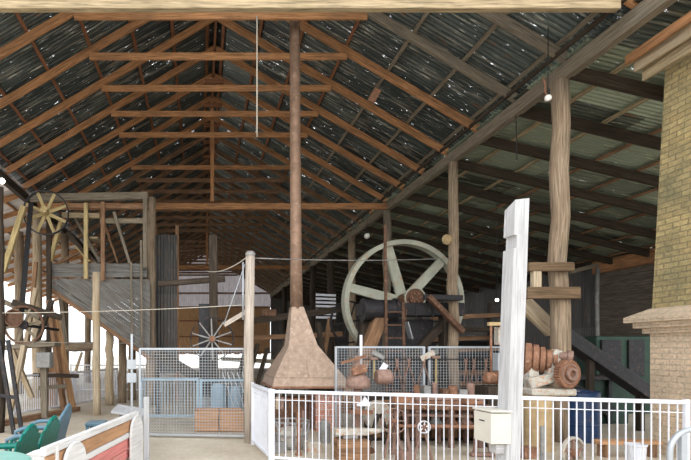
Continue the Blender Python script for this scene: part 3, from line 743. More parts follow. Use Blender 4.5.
# wooden crate / trough
t = thing('log_trough', 'tan wooden trough of thick boards on the floor behind the gate', 'trough', (.35, 9.5, 0))
obj('side_board', MB().box(-.10, 9.3, .02, .85, 9.36, .42), PLANK, t, .008); obj('side_board', MB().box(-.10, 9.74, .02, .85, 9.8, .42), PLANK, t, .008)
obj('end_board', MB().box(-.10, 9.36, .02, -.05, 9.74, .40), PLANK, t, .008); obj('end_board', MB().box(.8, 9.36, .02, .85, 9.74, .40), PLANK, t, .008)
obj('lashing', MB().tube([(.38, 9.28, 0.01), (.36, 9.27, .2), (.38, 9.28, .43), (.38, 9.55, .43)], .012, 6), RUSTD, t)
for i, (x, r, h, lb) in enumerate(((.42, .17, .85, 'blue-grey upright tank behind the trough, left of two'), (.78, .16, .8, 'blue-grey upright tank behind the trough, right of two'))):
    tag(obj('upright_tank', MB().lathe([(.001, 0), (r, 0), (r, h - .08), (r * .7, h), (.001, h)], (x, 10.75, 0), seg=20), BLUEG), lb, 'tank', 'tanks behind the trough')
random.seed(11)
for i in range(5):
    x = .55 + i * .11
    tag(obj('leaning_stake', MB().bar((x + .2, 10.55 + i * .02, .35), (x - .05, 10.6 + i * .02, 1.1), .05, .02), WHITEW), '%s of five white stakes leaning behind the mesh gate' % ['leftmost', 'second from left', 'middle', 'fourth from left', 'rightmost'][i], 'stake', 'white leaning stakes')
for i in range(6):
    x = .85 + i * .28; y = 13.2 + i * .05
    tag(obj('leaning_plank', MB().bar((x, y, 0), (x + .5, y + .3, 1.9 - i * .12), .14, .06), DARKW, bevel=.005), 'dark plank leaning behind the forge hood, %s from the left' % (['first'] + ORD[1:6])[i], 'plank', 'dark leaning planks')
tag(obj('cross_rail', MB().bar((.6, 13.6, 1.35), (3.5, 13.6, 1.2), .1, .12), GREYW), 'grey rail behind the leaning dark planks', 'rail')

# round pale post with its brace and cables
t = thing('round_post', 'pale round timber post with a cap, beside the forge hood', 'post', (.83, 8.3, 0))
obj('post_shaft', MB().tube([(.86, 8.3, 0), (.84, 8.3, 1.6), (.87, 8.3, 3.24)], [.092, .085, .08], 16), PALEP, t)
obj('post_cap', MB().lathe([(.088, 0), (.088, .04), (.06, .075), (.001, .08)], (.87, 8.3, 3.23), seg=16), GREYI, t)
obj('brace_arm', MB().bar(P(246, 312, 8.3), P(224, 325, 8.3), .06, .08), PALEP, t, .005)
obj('stay_rod', MB().tube([P(245, 264, 8.25), P(224, 324, 8.25)], .008, 6), GALV, t)
obj('conduit', MB().tube([P(243, 262, 8.2), P(243, 320, 8.2)], .014, 6), GALV, t)
def cable(lb, p0, p1, sag=.0, r=.012, mat=CORD, cat='cable', name='cable', n=10):
    p0, p1 = V(p0), V(p1); pts = [p0.lerp(p1, i / n) - V((0, 0, sag * 4 * (i / n) * (1 - i / n))) for i in range(n + 1)]
    return tag(obj(name, MB().tube(pts, r, 6), mat), lb, cat)
cable('thin cable stretched from the round post to the right past the flywheel', P(250, 258, 8.3), P(452, 258, 11.85), .05, .010, GREYI)
cable('thin cable running from the round post down to the left', P(246, 258, 8.3), P(206, 271, 11.2), .1, .010)
cable('long thin wire crossing left to right below the hopper', P(-3, 313, 9.3), P(244, 305, 8.3), .03, .007)
cable('lower thin wire strung along the left yard', P(-3, 341, 9.3), P(150, 343, 13.8), .02, .007)
cable('pale pull cord hanging from the roof left of the flue', P(257, 16, 9.5), P(257, 137, 9.5), 0, .014, CORD, 'cord', 'pull_cord')
cable('thin dark wire hanging from the roof toward the white post', P(514, 36, 9.6), P(517, 160, 9.6), 0, .009, IRON, 'wire', 'hanging_wire')
cable('thin hanging wire left of the big log post top', P(499, 20, 9.6), P(503, 98, 9.6), 0, .010, IRON, 'wire', 'hanging_wire')

# lamps
def lamp(lb, p, r=.07, lit=False, fl=.9):
    p = V(p)
    t = thing('hanging_lamp', lb, 'lamp', p - V((0, 0, r)), 'small hanging lamps')
    obj('bulb', MB().lathe([(r * math.sin(a), -r * math.cos(a)) for a in [i * PI / 10 for i in range(11)]], p, seg=14), LIT if lit else BULB, t)
    obj('socket', MB().lathe([(.001, r * .8), (r * .5, r * .8), (r * .45, r * 2), (.001, r * 2)], p, seg=10), IRON, t)
    obj('flex', MB().tube([p + V((0, 0, r * 1.9)), p + V((0, 0, fl))], .008, 5), IRON, t)
    return t
lamp('lit white bulb hanging in the dark aisle left of the white post', P(497, 300, 13), .04, True, zlr(P(497, 300, 13).x) - P(497, 300, 13).z + .1)
lamp('white lamp fixed under the eave beam beside the big log post', P(548, 98, 8.15), .055, False, 1.2)
lamp('small white lamp below the eave beam above the flywheel', P(367, 236, 17.3), .10, False, 1.32)
lamp('lit lamp under the left eave beam at the picture edge', P(2, 181, 12.4), .07, True, .95)
tag(obj('insulator', MB().lathe([(.001, 0), (.11, 0), (.13, .06), (.07, .12), (.001, .12)], P(446, 240, 11.95), (0, -1, 0), 18), SANDP), 'round pale disc on the post right of the flywheel top', 'disc')
tag(obj('bracket_hook', MB().tube([P(543, 78, 8.15) , P(545, 84, 8.15), P(545, 92, 8.15), P(548, 96, 8.15)], .016, 8), RUST), 'bent rusty bracket beside the top of the big log post', 'bracket')
t = tag(obj('hanging_board', MB().bar(P(371, 102, 10.95), P(378, 89, 10.95), .16, .025, (0, 1, 0)), RUST), 'small rusty plate fixed under the right roof slope', 'plate')

# ------------------------------------------------------------------ chimney
t = thing('brick_chimney', 'massive yellow brick chimney with a stepped corbel at the right edge', 'chimney', (8.1, 6.6, 0))
def cbox(name, lv, mat):
    """stack of rings: (z, x of left face, yfar, ynear)"""
    m = MB()
    for z, xl, yf, yn in lv:
        for x, y in ((xl, yf), (xl, yn), (9.3, yn), (9.3, yf)): m.v.append(V((x, y, z)))
    n = len(lv)
    for j in range(n - 1):
        for i in range(4):
            a_ = j * 4 + i; b_ = j * 4 + (i + 1) % 4
            pa, pb = m.v[a_], m.v[b_]; w = [pa, pb, m.v[b_ + 4], m.v[a_ + 4]]
            uv = [((p.y if i % 2 == 0 else p.x), p.z) for p in w]
            if abs(w[0].z - w[3].z) < 1e-4: uv = [(p.x, p.y) for p in w]
            m.face((a_, b_, b_ + 4, a_ + 4), uv)
    m.face((3, 2, 1, 0), [(0, 0)] * 4); k = (n - 1) * 4; m.face((k, k + 1, k + 2, k + 3), [(0, 0), (1, 0), (1, 1), (0, 1)])
    return obj(name, m, mat, t)
cbox('chimney_base', [(0, 7.08, 7.55, 5.3), (1.9, 7.08, 7.55, 5.3)], BRICKC)
cbox('corbel', [(1.86, 7.02, 7.62, 5.25), (1.94, 7.02, 7.62, 5.25), (1.945, 6.94, 7.70, 5.17), (2.03, 6.94, 7.70, 5.17), (2.035, 6.86, 7.78, 5.09), (2.115, 6.86, 7.78, 5.09), (2.25, 7.08, 7.55, 5.3)], BRICKC)
cbox('chimney_shaft', [(2.22, 7.08, 7.52, 5.35), (6.9, 7.28, 7.46, 5.45)], BRICKY)

# ------------------------------------------------------------------ right aisle machines
t = thing('cone_pulley_machine', 'chipped white belt machine with rusty stepped cone pulley and toothed gear', 'machine', (5.8, 7.9, 0))
D = 7.8
ax = V((-.9, .55, .06)).normalized()
o0 = P(557, 361, D)
prof = []; x = 0
for r, l in ((.14, .08), (.18, .09), (.22, .09), (.255, .10), (.275, .11)): prof += [(r, x), (r, x + l * .72), (r - .035, x + l * .76)]; x += l
obj('cone_pulley', MB().lathe([(.001, 0)] + prof + [(.001, x)], o0, ax, 30), RUST, t, .004)
obj('shaft_end', MB().lathe([(.001, -.12), (.10, -.12), (.10, -.05), (.07, -.05), (.07, .06)], P(563, 356, D - .05), (-.9, .5, .15), 20), RUSTP, t)
m = MB(); gc = P(570, 374, D - .35); R = .205; pr = []
N = 34
for i in range(N * 2): a = PI * i / N; rr = R if i % 2 else R + .022; pr.append((rr * math.cos(a), rr * math.sin(a)))
m.prism(pr, gc, V((.97, .25, 0)), (0, 0, 1), V((-.02, .09, 0)))
obj('toothed_gear', m, RUST, t)
obj('gear_boss', MB().lathe([(.001, -.05), (.06, -.05), (.06, .05), (.1, .05), (.1, .02)], gc, (.25, -.97, 0), 20), RUSTP, t)
obj('gear_boss', MB().lathe([(.14, -.01), (.16, -.01), (.16, .012), (.14, .012)], gc, (.25, -.97, 0), 24, True), RUSTP, t)
obj('bracket_arm', MB().bar(P(528, 384, D - .1), P(566, 374, D - .2), .16, .18, (0, 0, 1), .12, .12), MACHW, t, .02)
obj('bracket_arm', MB().bar(P(549, 376, D), P(557, 350, D), .14, .14, (0, 1, 0)), MACHW, t, .02)
obj('bracket_arm', MB().bar(P(533, 392, D), P(528, 352, D + .2), .16, .2, (0, 1, 0)), MACHW, t, .02)
obj('machine_bed', MB().box(5.2, 7.5, .88, 5.9, 8.05, .99), MACHW, t, .02)
obj('plinth', MB().lathe([(.001, 0), (.24, 0), (.22, .1), (.21, .8), (.25, .88), (.001, .88)], (5.45, 7.75, 0), seg=28), SANDP, t)
# rod and pump left of white post
t = thing('rod_pump', 'rusty pump with a tall thin rod on a stand, left of the white post', 'pump', (4.95, 8.2, 0))
obj('rod', MB().tube([P(491, 374, 8.0), P(491, 322, 8.0)], .018, 8), RUST, t)
obj('crosshead', MB().bar(P(488, 324, 8), P(503, 324, 8), .06, .06), SANDP, t, .005)
obj('pump_body', MB().lathe([(.001, -.12), (.06, -.12), (.10, -.07), (.10, .03), (.06, .07), (.11, .08), (.11, .11), (.001, .11)], P(491, 378, 8), (1, .2, 0), 20), RUST, t)
obj('gauge_box', MB().bar(P(500, 327, 8.1), P(500, 345, 8.1), .13, .13), MACHW, t, .01)
obj('gauge_box', MB().bar(P(500, 353, 8.1), P(500, 371, 8.1), .16, .16), GALV, t, .01)
obj('stand', MB().box(4.72, 7.85, 0, 5.12, 8.25, 1.0), DARKW, t, .01)
# conveyor
t = thing('conveyor_chute', 'long dark timber chute sloping down to the right past the big log post', 'chute', (6.8, 8.9, 0))
obj('upper_arm', MB().bar(P(524, 303, 8.9), P(553, 331, 8.9), .1, .28), LOGP, t, .01)
obj('chute_beam', MB().bar(P(548, 325, 9.0), P(655, 399, 9.6), .25, .26), IRON, t, .01)
obj('trestle_leg', MB().bar(P(590, 357, 9.2), P(590, 357, 9.2) * V((1, 1, 0)), .1, .1), DARKW, t)
obj('trestle_leg', MB().bar(P(640, 390, 9.5), P(640, 390, 9.5) * V((1, 1, 0)), .1, .1), DARKW, t)
# green machine
t = thing('green_switch_cabinet', 'dark green steel cabinet with two black openings beside the chimney', 'cabinet', (10.2, 12.3, 0))
x0, x1 = P(598, 0, 12).x, P(662, 0, 12).x
m = MB().box(x0, 12.05, 0, x1, 12.7, 1.95); obj('cabinet_body', m, GREENP, t, .02)
for a_, b_ in ((602, 622), (629, 645)): obj('door_panel', MB().box(P(a_, 0, 12).x, 12.0, .95, P(b_, 0, 12).x, 12.06, 1.85), IRON, t, .01)
obj('vent_disc', MB().lathe([(.001, 0), (.2, 0), (.2, .05), (.001, .05)], (P(612, 0, 12).x, 12.05, .75), (0, -1, 0), 24), GREENP, t, .01)
obj('lower_panel', MB().box(P(617, 0, 12).x, 11.98, .1, P(640, 0, 12).x, 12.06, .9), GREENP, t, .01)
tag(obj('wall_pipe', MB().tube([P(598, 268, 15.5) , P(597, 300, 15.5), P(598, 345, 15.5), P(598, 399, 15.5)], .06, 10), GREYI), 'grey vertical pipe at the corner of the dark brick wall', 'pipe')
tag(obj('strut_timber', MB().bar(P(570, 272, 15.0), P(597, 265, 15.4), .1, .12), GREYW), 'short grey timber reaching from the wall pipe to the left', 'timber')
t = thing('steel_drum', 'dark blue ribbed steel drum behind the right fence', 'drum', (6.72, 8.5, 0))
obj('drum_shell', MB().lathe([(.001, 0), (.29, 0), (.29, .28), (.305, .3), (.29, .32), (.29, .55), (.305, .57), (.29, .59), (.29, .85), (.30, .87), (.28, .88), (.27, .85), (.001, .85)], (6.72, 8.5, 0), seg=30), BLUED, t)
obj('bung', MB().lathe([(.001, .85), (.04, .85), (.04, .88), (.001, .88)], (6.6, 8.4, 0), seg=12), GREYI, t)
wheel('valve_wheel', 'cream cast wheel with five spokes low behind the right fence', P(573, 453, 7.0), (0.35, -1, 0), .24, .05, .035, 5, 15, .06, MACHW, RUSTP, .05, .03, 'wheel', None, .1, RUST)
t = thing('low_bench', 'low narrow plank bench in front of the chimney', 'bench', (6.6, 7.0, 0))
obj('seat', MB().bar((5.95, 7.2, .22), (6.85, 7.2, .22), .2, .05), PLANK, t, .005)
for x in (6.05, 6.75): obj('leg', MB().box(x - .03, 7.12, 0, x + .03, 7.28, .2), BROWNW, t)
t = thing('white_bin', 'small white plastic tub standing behind the right fence', 'tub', (5.72, 6.3, 0))
obj('tub_shell', MB().lathe([(.001, 0), (.09, 0), (.11, .34), (.12, .35), (.12, .37), (.10, .37), (.085, .03), (.001, .03)], (5.72, 6.3, 0), seg=20), GALVW, t)
# dark mass: lumber rack right of flywheel
random.seed(5)
for i in range(8):
    z = .25 + i * .33; y = 14.2 + (i % 3) * .2
    tag(obj('stacked_beam', MB().bar((6.9 + random.uniform(-.2, .2), y, z), (9.4 + random.uniform(-.4, .4), y + .3, z + random.uniform(-.12, .12)), .2, .13), BROWNW if i % 3 else DARKW, bevel=.008),
        'old beam stacked in the dark behind the white post, %s from the bottom' % (['lowest'] + ORD[1:8])[i], 'beam', 'beams stacked in the right aisle')
t = thing('lumber_rack', 'dark timber rack holding the stacked beams', 'rack', (8.1, 14.4, 0))
for x in (7.0, 9.2):
    for y in (13.95, 15.25): obj('rack_upright', MB().bar((x, y, 0), (x, y, 3.1), .1, .08), DARKW, t)
for i in range(8):
    for x in (7.0, 9.2): obj('rack_arm', MB().bar((x, 13.95, .12 + i * .33), (x, 15.25, .15 + i * .33), .06, .05), DARKW, t)
tag(obj('dark_boiler', MB().lathe([(.001, 0), (.75, 0), (.85, .05), (.85, 3.0), (.75, 3.05), (.001, 3.05)], (8.2, 17.5, 1.1), (1, .3, 0), 28), IRON), 'black boiler barrel lying deep in the right aisle', 'boiler')
tag(obj('boiler_cradle', MB().box(8.6, 17.0, 0, 10.6, 18.6, .24), BRICKD), 'low dark brick cradle under the black boiler', 'cradle')

tag(obj('dark_beam', MB().bar(P(244, 322, 15), P(342, 309, 15), .14, .2), DARKW), 'dark horizontal beam behind the forge hood neck', 'beam')
tag(obj('dark_beam', MB().bar(P(250, 338, 16), P(342, 334, 16), .14, .16), BROWNW), 'lower brown beam behind the forge hood', 'beam')
t = thing('slatted_shutter', 'pale slatted shutter seen left of the flywheel rim', 'shutter', (5.35, 20.5, 2.9))
for i in range(7): obj('slat', MB().bar((4.95, 20.5, 3.0 + i * .16), (5.8, 20.5, 2.97 + i * .16), .03, .09), GALVW, t)
for x in (4.97, 5.78): obj('stile', MB().box(x - .03, 20.52, 0, x + .03, 20.58, 4.1), DARKW, t)
wheel('thin_wheel', 'thin dark wheel rim low to the left of the flywheel', P(349, 322, 13.9), (0.3, -1, 0), .62, .08, .04, 6, 10, .08, IRON, IRON, .05, .03, 'wheel', None, .2, RUSTD)
random.seed(21)
for i, (px, py, d, qx, qy, w, mt) in enumerate(((262, 330, 14.5, 276, 345, .3, RUSTD), (285, 340, 14.5, 262, 385, .16, DARKW), (318, 322, 14.2, 330, 385, .2, DARKW), (330, 318, 14.6, 316, 390, .14, BROWNW))):
    lb = ('rusty block on the dark beam behind the hood', 'dark leaning prop left of the hood', 'dark leaning prop right of the hood neck', 'brown leaning prop right of the hood neck')[i]
    if i == 0: tag(obj('rusty_block', MB().bar(P(px, py - 17, 15), P(qx, py - 17, 15), .2, .22), mt, bevel=.02), lb, 'block')
    else: tag(obj('leaning_prop', MB().bar(P(px, py, d), V((P(qx, 0, d).x, d, 0)), .12, w, (0, 1, 0)), mt, bevel=.008), lb, 'prop', 'props behind the hood')
# ------------------------------------------------------------------ blacksmith tools behind the fence
t = thing('drill_press', 'rusty pedestal drill with crank wheel standing right of the forge hood', 'drill press', (2.5, 7.6, 0))
obj('column', MB().tube([(2.5, 7.6, 0), (2.5, 7.6, 1.05)], .065, 16), RUSTP, t)
obj('foot', MB().lathe([(.001, 0), (.26, 0), (.24, .05), (.1, .1), (.001, .1)], (2.5, 7.6, 0), seg=24), RUSTD, t)
obj('drill_head', MB().lathe([(.001, 0), (.17, 0), (.19, .04), (.18, .14), (.12, .20), (.08, .24), (.09, .34), (.06, .40), (.06, .50), (.001, .50)], (2.5, 7.6, 1.0), seg=18), RUSTP, t)
obj('spindle', MB().tube([P(361, 335, 7.55), P(361, 366, 7.55)], .022, 10), GALVW, t)
obj('gear_block', MB().bar(P(352, 372, 7.5), P(366, 368, 7.5), .12, .13), RUST, t, .02)
obj('crank_arm', MB().bar(P(341, 363, 7.4), P(366, 356, 7.5), .04, .035), RUST, t)
obj('motor', MB().lathe([(.001, 0), (.10, 0), (.12, .03), (.12, .2), (.10, .23), (.001, .23)], P(376, 377, 7.6), (1, 0, 0), 20), RUSTP, t)
obj('work_table', MB().lathe([(.001, 0), (.18, 0), (.18, .04), (.001, .04)], (2.5, 7.45, .62), seg=20), RUST, t)
obj('guard_bracket', MB().prism([(0, 0), (.2, 0), (.2, .05), (.12, .16), (.07, .05), (0, .04)], (2.46, 7.51, .72), (1, 0, 0), (0, 0, 1), (0, .03, 0)), GALVW, t)
t = thing('anvil', 'pale worn anvil on a timber block behind the white fence', 'anvil', (2.2, 7.06, 0))
m = MB().bar((1.98, 7.06, .40), (2.45, 7.06, .40), .14, .1); obj('anvil_face', m, MACHW, t, .01)
obj('horn', MB().tube([(2.44, 7.06, .40), (2.6, 7.06, .41), (2.76, 7.06, .43)], [.055, .04, .01], 14), MACHW, t)
obj('anvil_waist', MB().bar((2.2, 7.06, .30), (2.2, 7.06, .36), .22, .12, (0, 1, 0)), GREYI, t, .01)
obj('timber_block', MB().box(1.98, 6.9, 0, 2.45, 7.2, .30), BROWNW, t, .01)
t = thing('coal_basket', 'grey iron basket of scrap left of the anvil', 'basket', (1.5, 7.9, 0))
m = MB()
for i in range(12):
    a = 2 * PI * i / 12; m.bar((1.5 + .24 * math.cos(a), 7.9 + .24 * math.sin(a), 0), (1.5 + .3 * math.cos(a), 7.9 + .3 * math.sin(a), .42), .03, .01)
for z, r in ((.02, .245), (.2, .27), (.42, .305)): m.lathe([(r, z), (r, z + .03), (r - .012, z + .03), (r - .012, z)], (1.5, 7.9, 0), seg=24, closed=True)
obj('basket_strap', m, GREYI, t)
o = obj('scrap_fill', MB().lathe([(.001, .34), (.1, .33), (.2, .3), (.25, .24), (.23, .02), (.001, .02)], (1.5, 7.9, 0), seg=20), MACHW, t)
t = thing('firewood_box', 'rust-brown box of offcuts at the left end of the white fence', 'box', (1.35, 9.0, 0))
obj('box_shell', MB().box(1.2, 8.8, 0, 1.62, 9.3, .5), RUSTD, t, .01)
for i in range(4): obj('offcut', MB().bar((1.25 + i * .09, 8.9, .45), (1.3 + i * .09, 9.2, .68), .06, .05), RUSTP if i % 2 else LOGP, t)
# iron lathe with hand wheel
t = thing('old_lathe', 'old rusty treadle lathe with a round handwheel behind the middle fence', 'lathe', (3.6, 7.3, 0))
obj('bed', MB().bar((2.95, 7.35, .74), (4.35, 7.15, .74), .2, .08), RUSTD, t, .01)
obj('bed', MB().bar((2.95, 7.45, .60), (4.35, 7.25, .60), .05, .05), RUSTP, t, .01)
for x, y in ((3.05, 7.35), (4.2, 7.18)):
    for dx in (-.06, .1): obj('leg', MB().bar((x + dx * .6, y, .72), (x + dx * 1.6, y, 0), .05, .05), RUSTP, t, .005)
    obj('foot_bar', MB().bar((x - .15, y, .04), (x + .2, y, .04), .06, .05), RUSTP, t)
obj('headstock', MB().box(2.95, 7.25, .78, 3.25, 7.45, .95), RUST, t, .02)
obj('tailstock', MB().box(3.95, 7.1, .78, 4.1, 7.28, .93), RUST, t, .02)
obj('lower_beam', MB().bar((2.9, 7.3, .45), (4.3, 7.1, .47), .05, .04), RUST, t)
wheel('handwheel', 'small pale handwheel with spokes behind the middle fence', P(424, 427, 6.85), (0, -1, 0), .092, .03, .015, 5, 10, .025, GALVW, GALVW, .018, .012, 'wheel', None, .05, RUST, 28)
wheel('lathe_flywheel', 'thin rusty flywheel of the old lathe, right of the drill press', P(394, 421, 7.0), (0, -1, 0), .19, .03, .015, 6, 0, .03, RUSTP, RUSTP, .018, .012, 'wheel', None, .06, RUST, 36)
for lb, x, y, r in (('iron floor stand under the small pale handwheel', P(424, 0, 6.9).x, 6.92, .43), ('iron floor stand under the thin rusty flywheel', P(394, 0, 7.05).x, 7.06, .53)):
    t = thing('wheel_stand', lb, 'stand', (x, y, 0), 'wheel stands')
    obj('leg', MB().bar((x - .02, y + .02, r + .02), (x - .14, y + .02, 0), .03, .03), RUSTP, t); obj('leg', MB().bar((x + .02, y + .02, r + .02), (x + .14, y + .02, 0), .03, .03), RUSTP, t)
    obj('bearing', MB().bar((x - .04, y + .02, r + .03), (x + .04, y + .02, r + .03), .05, .05), RUST, t)
# workbench
t = thing('workbench', 'heavy rusty steel workbench behind the fence, left of the post box', 'workbench', (4.35, 8.1, 0))
obj('bench_top', MB().box(3.5, 7.8, .78, 4.62, 8.3, .84), RUSTP, t, .006)
obj('shelf', MB().box(3.55, 7.85, .3, 4.6, 8.25, .33), RUSTD, t)
obj('apron', MB().box(3.52, 7.8, .66, 4.6, 7.83, .77), RUST, t)
for x in (3.55, 4.1, 4.58):
    for y in (7.84, 8.26): obj('leg', MB().box(x - .035, y - .03, 0, x + .035, y + .03, .78), RUSTP, t)
random.seed(3)
for i in range(7):
    x = 3.62 + i * .15; w = random.uniform(.04, .08); h = random.uniform(.08, .22)
    k = ['rusty tin', 'grey block', 'iron bracket', 'rusty casting', 'steel pot', 'grey tin', 'brown block'][i]
    mm = MB().lathe([(.001, 0), (w, 0), (w, h), (w * .6, h + .02), (.001, h + .02)], (x, 8.02, .842), seg=12) if i % 2 == 0 else MB().box(x - w, 7.95, .842, x + w, 8.1, .842 + h)
    tag(obj('bench_part', mm, [RUST, GREYI, RUSTP, RUSTD][i % 4], bevel=.004), '%s on the steel workbench, %s from the left' % (k, (['first'] + ORD[1:7])[i]), 'part', 'parts on the workbench')
for i in range(4):
    x = 3.7 + i * .25
    tag(obj('machine_casting', MB().lathe([(.001, 0), (.11, 0), (.12, .05), (.07, .1), (.07, .2), (.1, .24), (.001, .24)], (x, 8.05, .332), seg=16), [RUSTD, GREYI, RUST, RUSTP][i]), 'round casting on the workbench shelf, %s from the left' % (['first'] + ORD[1:4])[i], 'casting', 'castings on the workbench shelf')
# dark stores at the back of the forge yard
t = thing('tool_cabinet', 'low dark timber cabinet under the hanging tongs behind the workbench', 'cabinet', (4.0, 8.6, 0))
obj('carcase', MB().box(3.0, 8.45, 0, 5.1, 8.8, .78), DARKW, t, .01)
for i in range(4):
    dd = obj('door', MB().box(3.05 + i * .51, 8.42, .06, 3.52 + i * .51, 8.448, .72), BROWNW, t, .006)
    obj('knob', MB().lathe([(.001, 0), (.02, 0), (.02, .03), (.001, .035)], (3.47 + i * .51, 8.42, .45), (0, -1, 0), 10), GREYI, dd)
t = thing('grindstone', 'pale grindstone on a dark trestle between the drill and the lathe', 'grindstone', (2.95, 8.0, 0))
obj('stone', MB().lathe([(.001, -.05), (.24, -.05), (.24, .05), (.001, .05)], (2.95, 8.0, .52), (.3, -1, 0), 32), MACHW, t, .006)
for sy in (-1, 1):
    for sx in (-1, 1): obj('leg', MB().bar((2.95 + sx * .02, 8.0 + sy * .11, .55), (2.95 + sx * .2, 8.0 + sy * .13, 0), .05, .05), DARKW, t, .004)
obj('axle', MB().tube([(2.9, 7.86, .52), (3.0, 8.14, .52)], .02, 8), IRON, t)
t = thing('steel_vice_stand', 'rusty leg vice on a stout post at the right of the lathe', 'vice', (4.45, 6.95, 0))
obj('stout_post', MB().tube([(4.5, 7.0, 0), (4.5, 7.0, .62)], .07, 12), BROWNW, t)
obj('jaw', MB().box(4.42, 6.93, .62, 4.49, 7.07, .80), RUST, t, .01); obj('jaw', MB().box(4.51, 6.93, .62, 4.58, 7.07, .80), RUST, t, .01)
obj('screw_handle', MB().tube([(4.3, 7.0, .68), (4.62, 7.0, .68)], .014, 8), GREYI, t)
random.seed(31)
kinds = [('rusty_canister', 'rusty canister'), ('scrap_block', 'scrap iron block'), ('iron_pipe', 'upright iron pipe')]
for i, (x, y) in enumerate(((1.22, 8.0), (1.2, 7.45), (1.85, 8.6), (1.62, 8.45), (1.75, 7.45), (1.5, 7.3), (2.15, 8.3), (2.9, 6.75), (3.35, 8.15), (4.75, 7.5), (4.85, 7.1), (4.6, 6.45))):
    kk = i % 3; hgt = (.34, .2, .6)[kk] * random.uniform(.8, 1.2); r = (.10, .11, .03)[kk]
    if kk == 0: mb = MB().lathe([(.001, 0), (r, 0), (r, hgt * .9), (r * .5, hgt), (r * .5, hgt + .04), (.001, hgt + .04)], (x, y, 0), seg=18)
    elif kk == 1: mb = MB().bar((x - r, y, hgt / 2), (x + r, y + .05, hgt / 2), .16, hgt)
    else: mb = MB().lathe([(r * 1.8, 0), (r * 1.8, .03), (r, .04), (r, hgt), (r * .7, hgt), (r * .7, .01)], (x, y, 0), seg=14)
    wh = ['left of the coal basket', 'against the left end of the white fence', 'before the quench drum', 'behind the coal basket', 'between basket and anvil', 'before the coal basket', 'beside the brick hearth', 'right of the anvil', 'under the workbench left end', 'right of the lathe', 'between lathe and white post', 'close behind the fence by the cream box'][i]
    tag(obj(kinds[kk][0], mb, [RUST, GREYI, RUSTP, RUSTD, MACHW][i % 5], bevel=.004), '%s on the floor %s' % (kinds[kk][1], wh), kinds[kk][0].split('_')[1], 'scrap iron behind the fence')
for i in range(7):
    x = 4.66 + i * .055
    tag(obj('iron_bar', MB().bar((x, 7.95, .02), (x + .06, 8.40, .79), .03, .03), [RUSTP, RUSTD, GREYI][i % 3]), 'iron bar leaning on the tool cabinet, %s from the left' % ((['first'] + ORD[1:7])[i]), 'bar', 'iron bars leaning on the cabinet')
t = thing('notice_post', 'thin steel post with two small pale plates left of the mesh gate', 'post', (-1.28, 9.0, 0))
obj('post_shaft', MB().box(-1.3, 9.0, 0, -1.26, 9.04, 1.9), GALV, t)
for z in (1.33, 1.08): obj('plate', MB().box(-1.37, 8.985, z - .09, -1.19, 8.998, z + .09), GALV, t, .003)
t = thing('dark_press', 'dark green iron press with a sloped guard between drum and chimney', 'press', (8.2, 9.9, 0))
obj('press_body', MB().box(7.75, 10.4, 0, 9.3, 10.9, 1.0), GREENP, t, .02)
obj('sloped_guard', MB().bar((7.8, 10.3, .9), (8.9, 10.35, .25), .05, .25), IRON, t, .01)
for x in (7.9, 8.35, 8.8): obj('rib', MB().box(x, 10.33, 0, x + .06, 10.39, .95), IRON, t)
obj('table', MB().box(7.7, 10.2, .96, 9.3, 10.9, 1.04), IRON, t, .01)
for i, (x, y, r) in enumerate(((7.2, 9.6, .07), (7.5, 9.9, .06), (9.1, 9.9, .05))):
    tag(obj('iron_standard', MB().tube([(x, y, 0), (x, y, 1.1 - i * .15)], r, 12), IRON), ['thick black upright pipe right of the blue drum', 'thinner black upright pipe left of the dark press', 'black upright pipe beside the chimney base'][i], 'pipe', 'black upright pipes')
# tongs on a rail in front of the mesh
tag(obj('tool_rail', MB().bar((2.75, 8.865, 1.43), (5.3, 8.865, 1.43), .02, .02), IRON), 'thin dark rail along the mesh panels holding the tongs', 'rail')
def tongs(x, lb, h=.62, sp=.12, mat=RUSTP):
    z = 1.44; y = 8.85
    t = thing('tongs', lb, 'tongs', (x, y, z - h), 'tongs hung on the mesh panels')
    for sg in (-1, 1):
        obj('tong_arm', MB().tube([(x - sg * .02, y + sg * .006, z), (x, y + sg * .006, z - .08), (x + sg * sp * .6, y + sg * .006, z - h * .6), (x + sg * sp, y + sg * .006, z - h)], [.012, .012, .009, .008], 8), mat, t)
    obj('rivet', MB().lathe([(.001, -.02), (.016, -.02), (.016, .02), (.001, .02)], (x, y, z - .08), (0, 1, 0), 10), RUST, t)
xs = [P(p, 0, 8.85).x for p in (397, 409, 424, 466, 474, 486)]
for x, lb, sp, h in zip(xs, ('leftmost rusty tongs hanging open on the mesh', 'second rusty tongs from the left on the mesh', 'rusty tongs spread wide left of the log post',
                     'rusty tongs hanging just right of the log post', 'narrow rusty tongs right of the log post pair', 'rightmost rusty tongs beside the white post'), (.10, .13, .13, .05, .09, .05), (.55, .6, .55, .6, .62, .5)):
    tongs(x, lb, h, sp)
def hammer(x, z, lb, L=.5):
    t = thing('hammer', lb, 'hammer', (x, 8.85, z - L), 'hammers hung on the mesh panels')
    obj('handle', MB().bar((x, 8.85, z), (x, 8.85, z - L), .025, .02), YELW, t); obj('hammer_head', MB().bar((x - .07, 8.85, z + .02), (x + .07, 8.85, z + .02), .05, .05), RUSTP, t, .008)
hammer(P(436, 0, 8.85).x, 1.45, 'long-handled hammer hung on the mesh left of the log post'); hammer(P(374, 0, 8.85).x, 1.42, 'hammer hung on the mesh just right of the drill press', .35)
t = thing('pale_blade', 'pale slanted metal plate on the mesh above the tongs', 'plate', P(420, 358, 8.85))
obj('plate', MB().bar(P(421, 359, 8.85), P(434, 352, 8.85), .015, .1), MACHW, t)
tag(obj('bent_plate', MB().bar(P(380, 373, 8.85), P(386, 364, 8.85), .015, .11), GALVW), 'small white plate tilted behind the drill motor', 'plate')
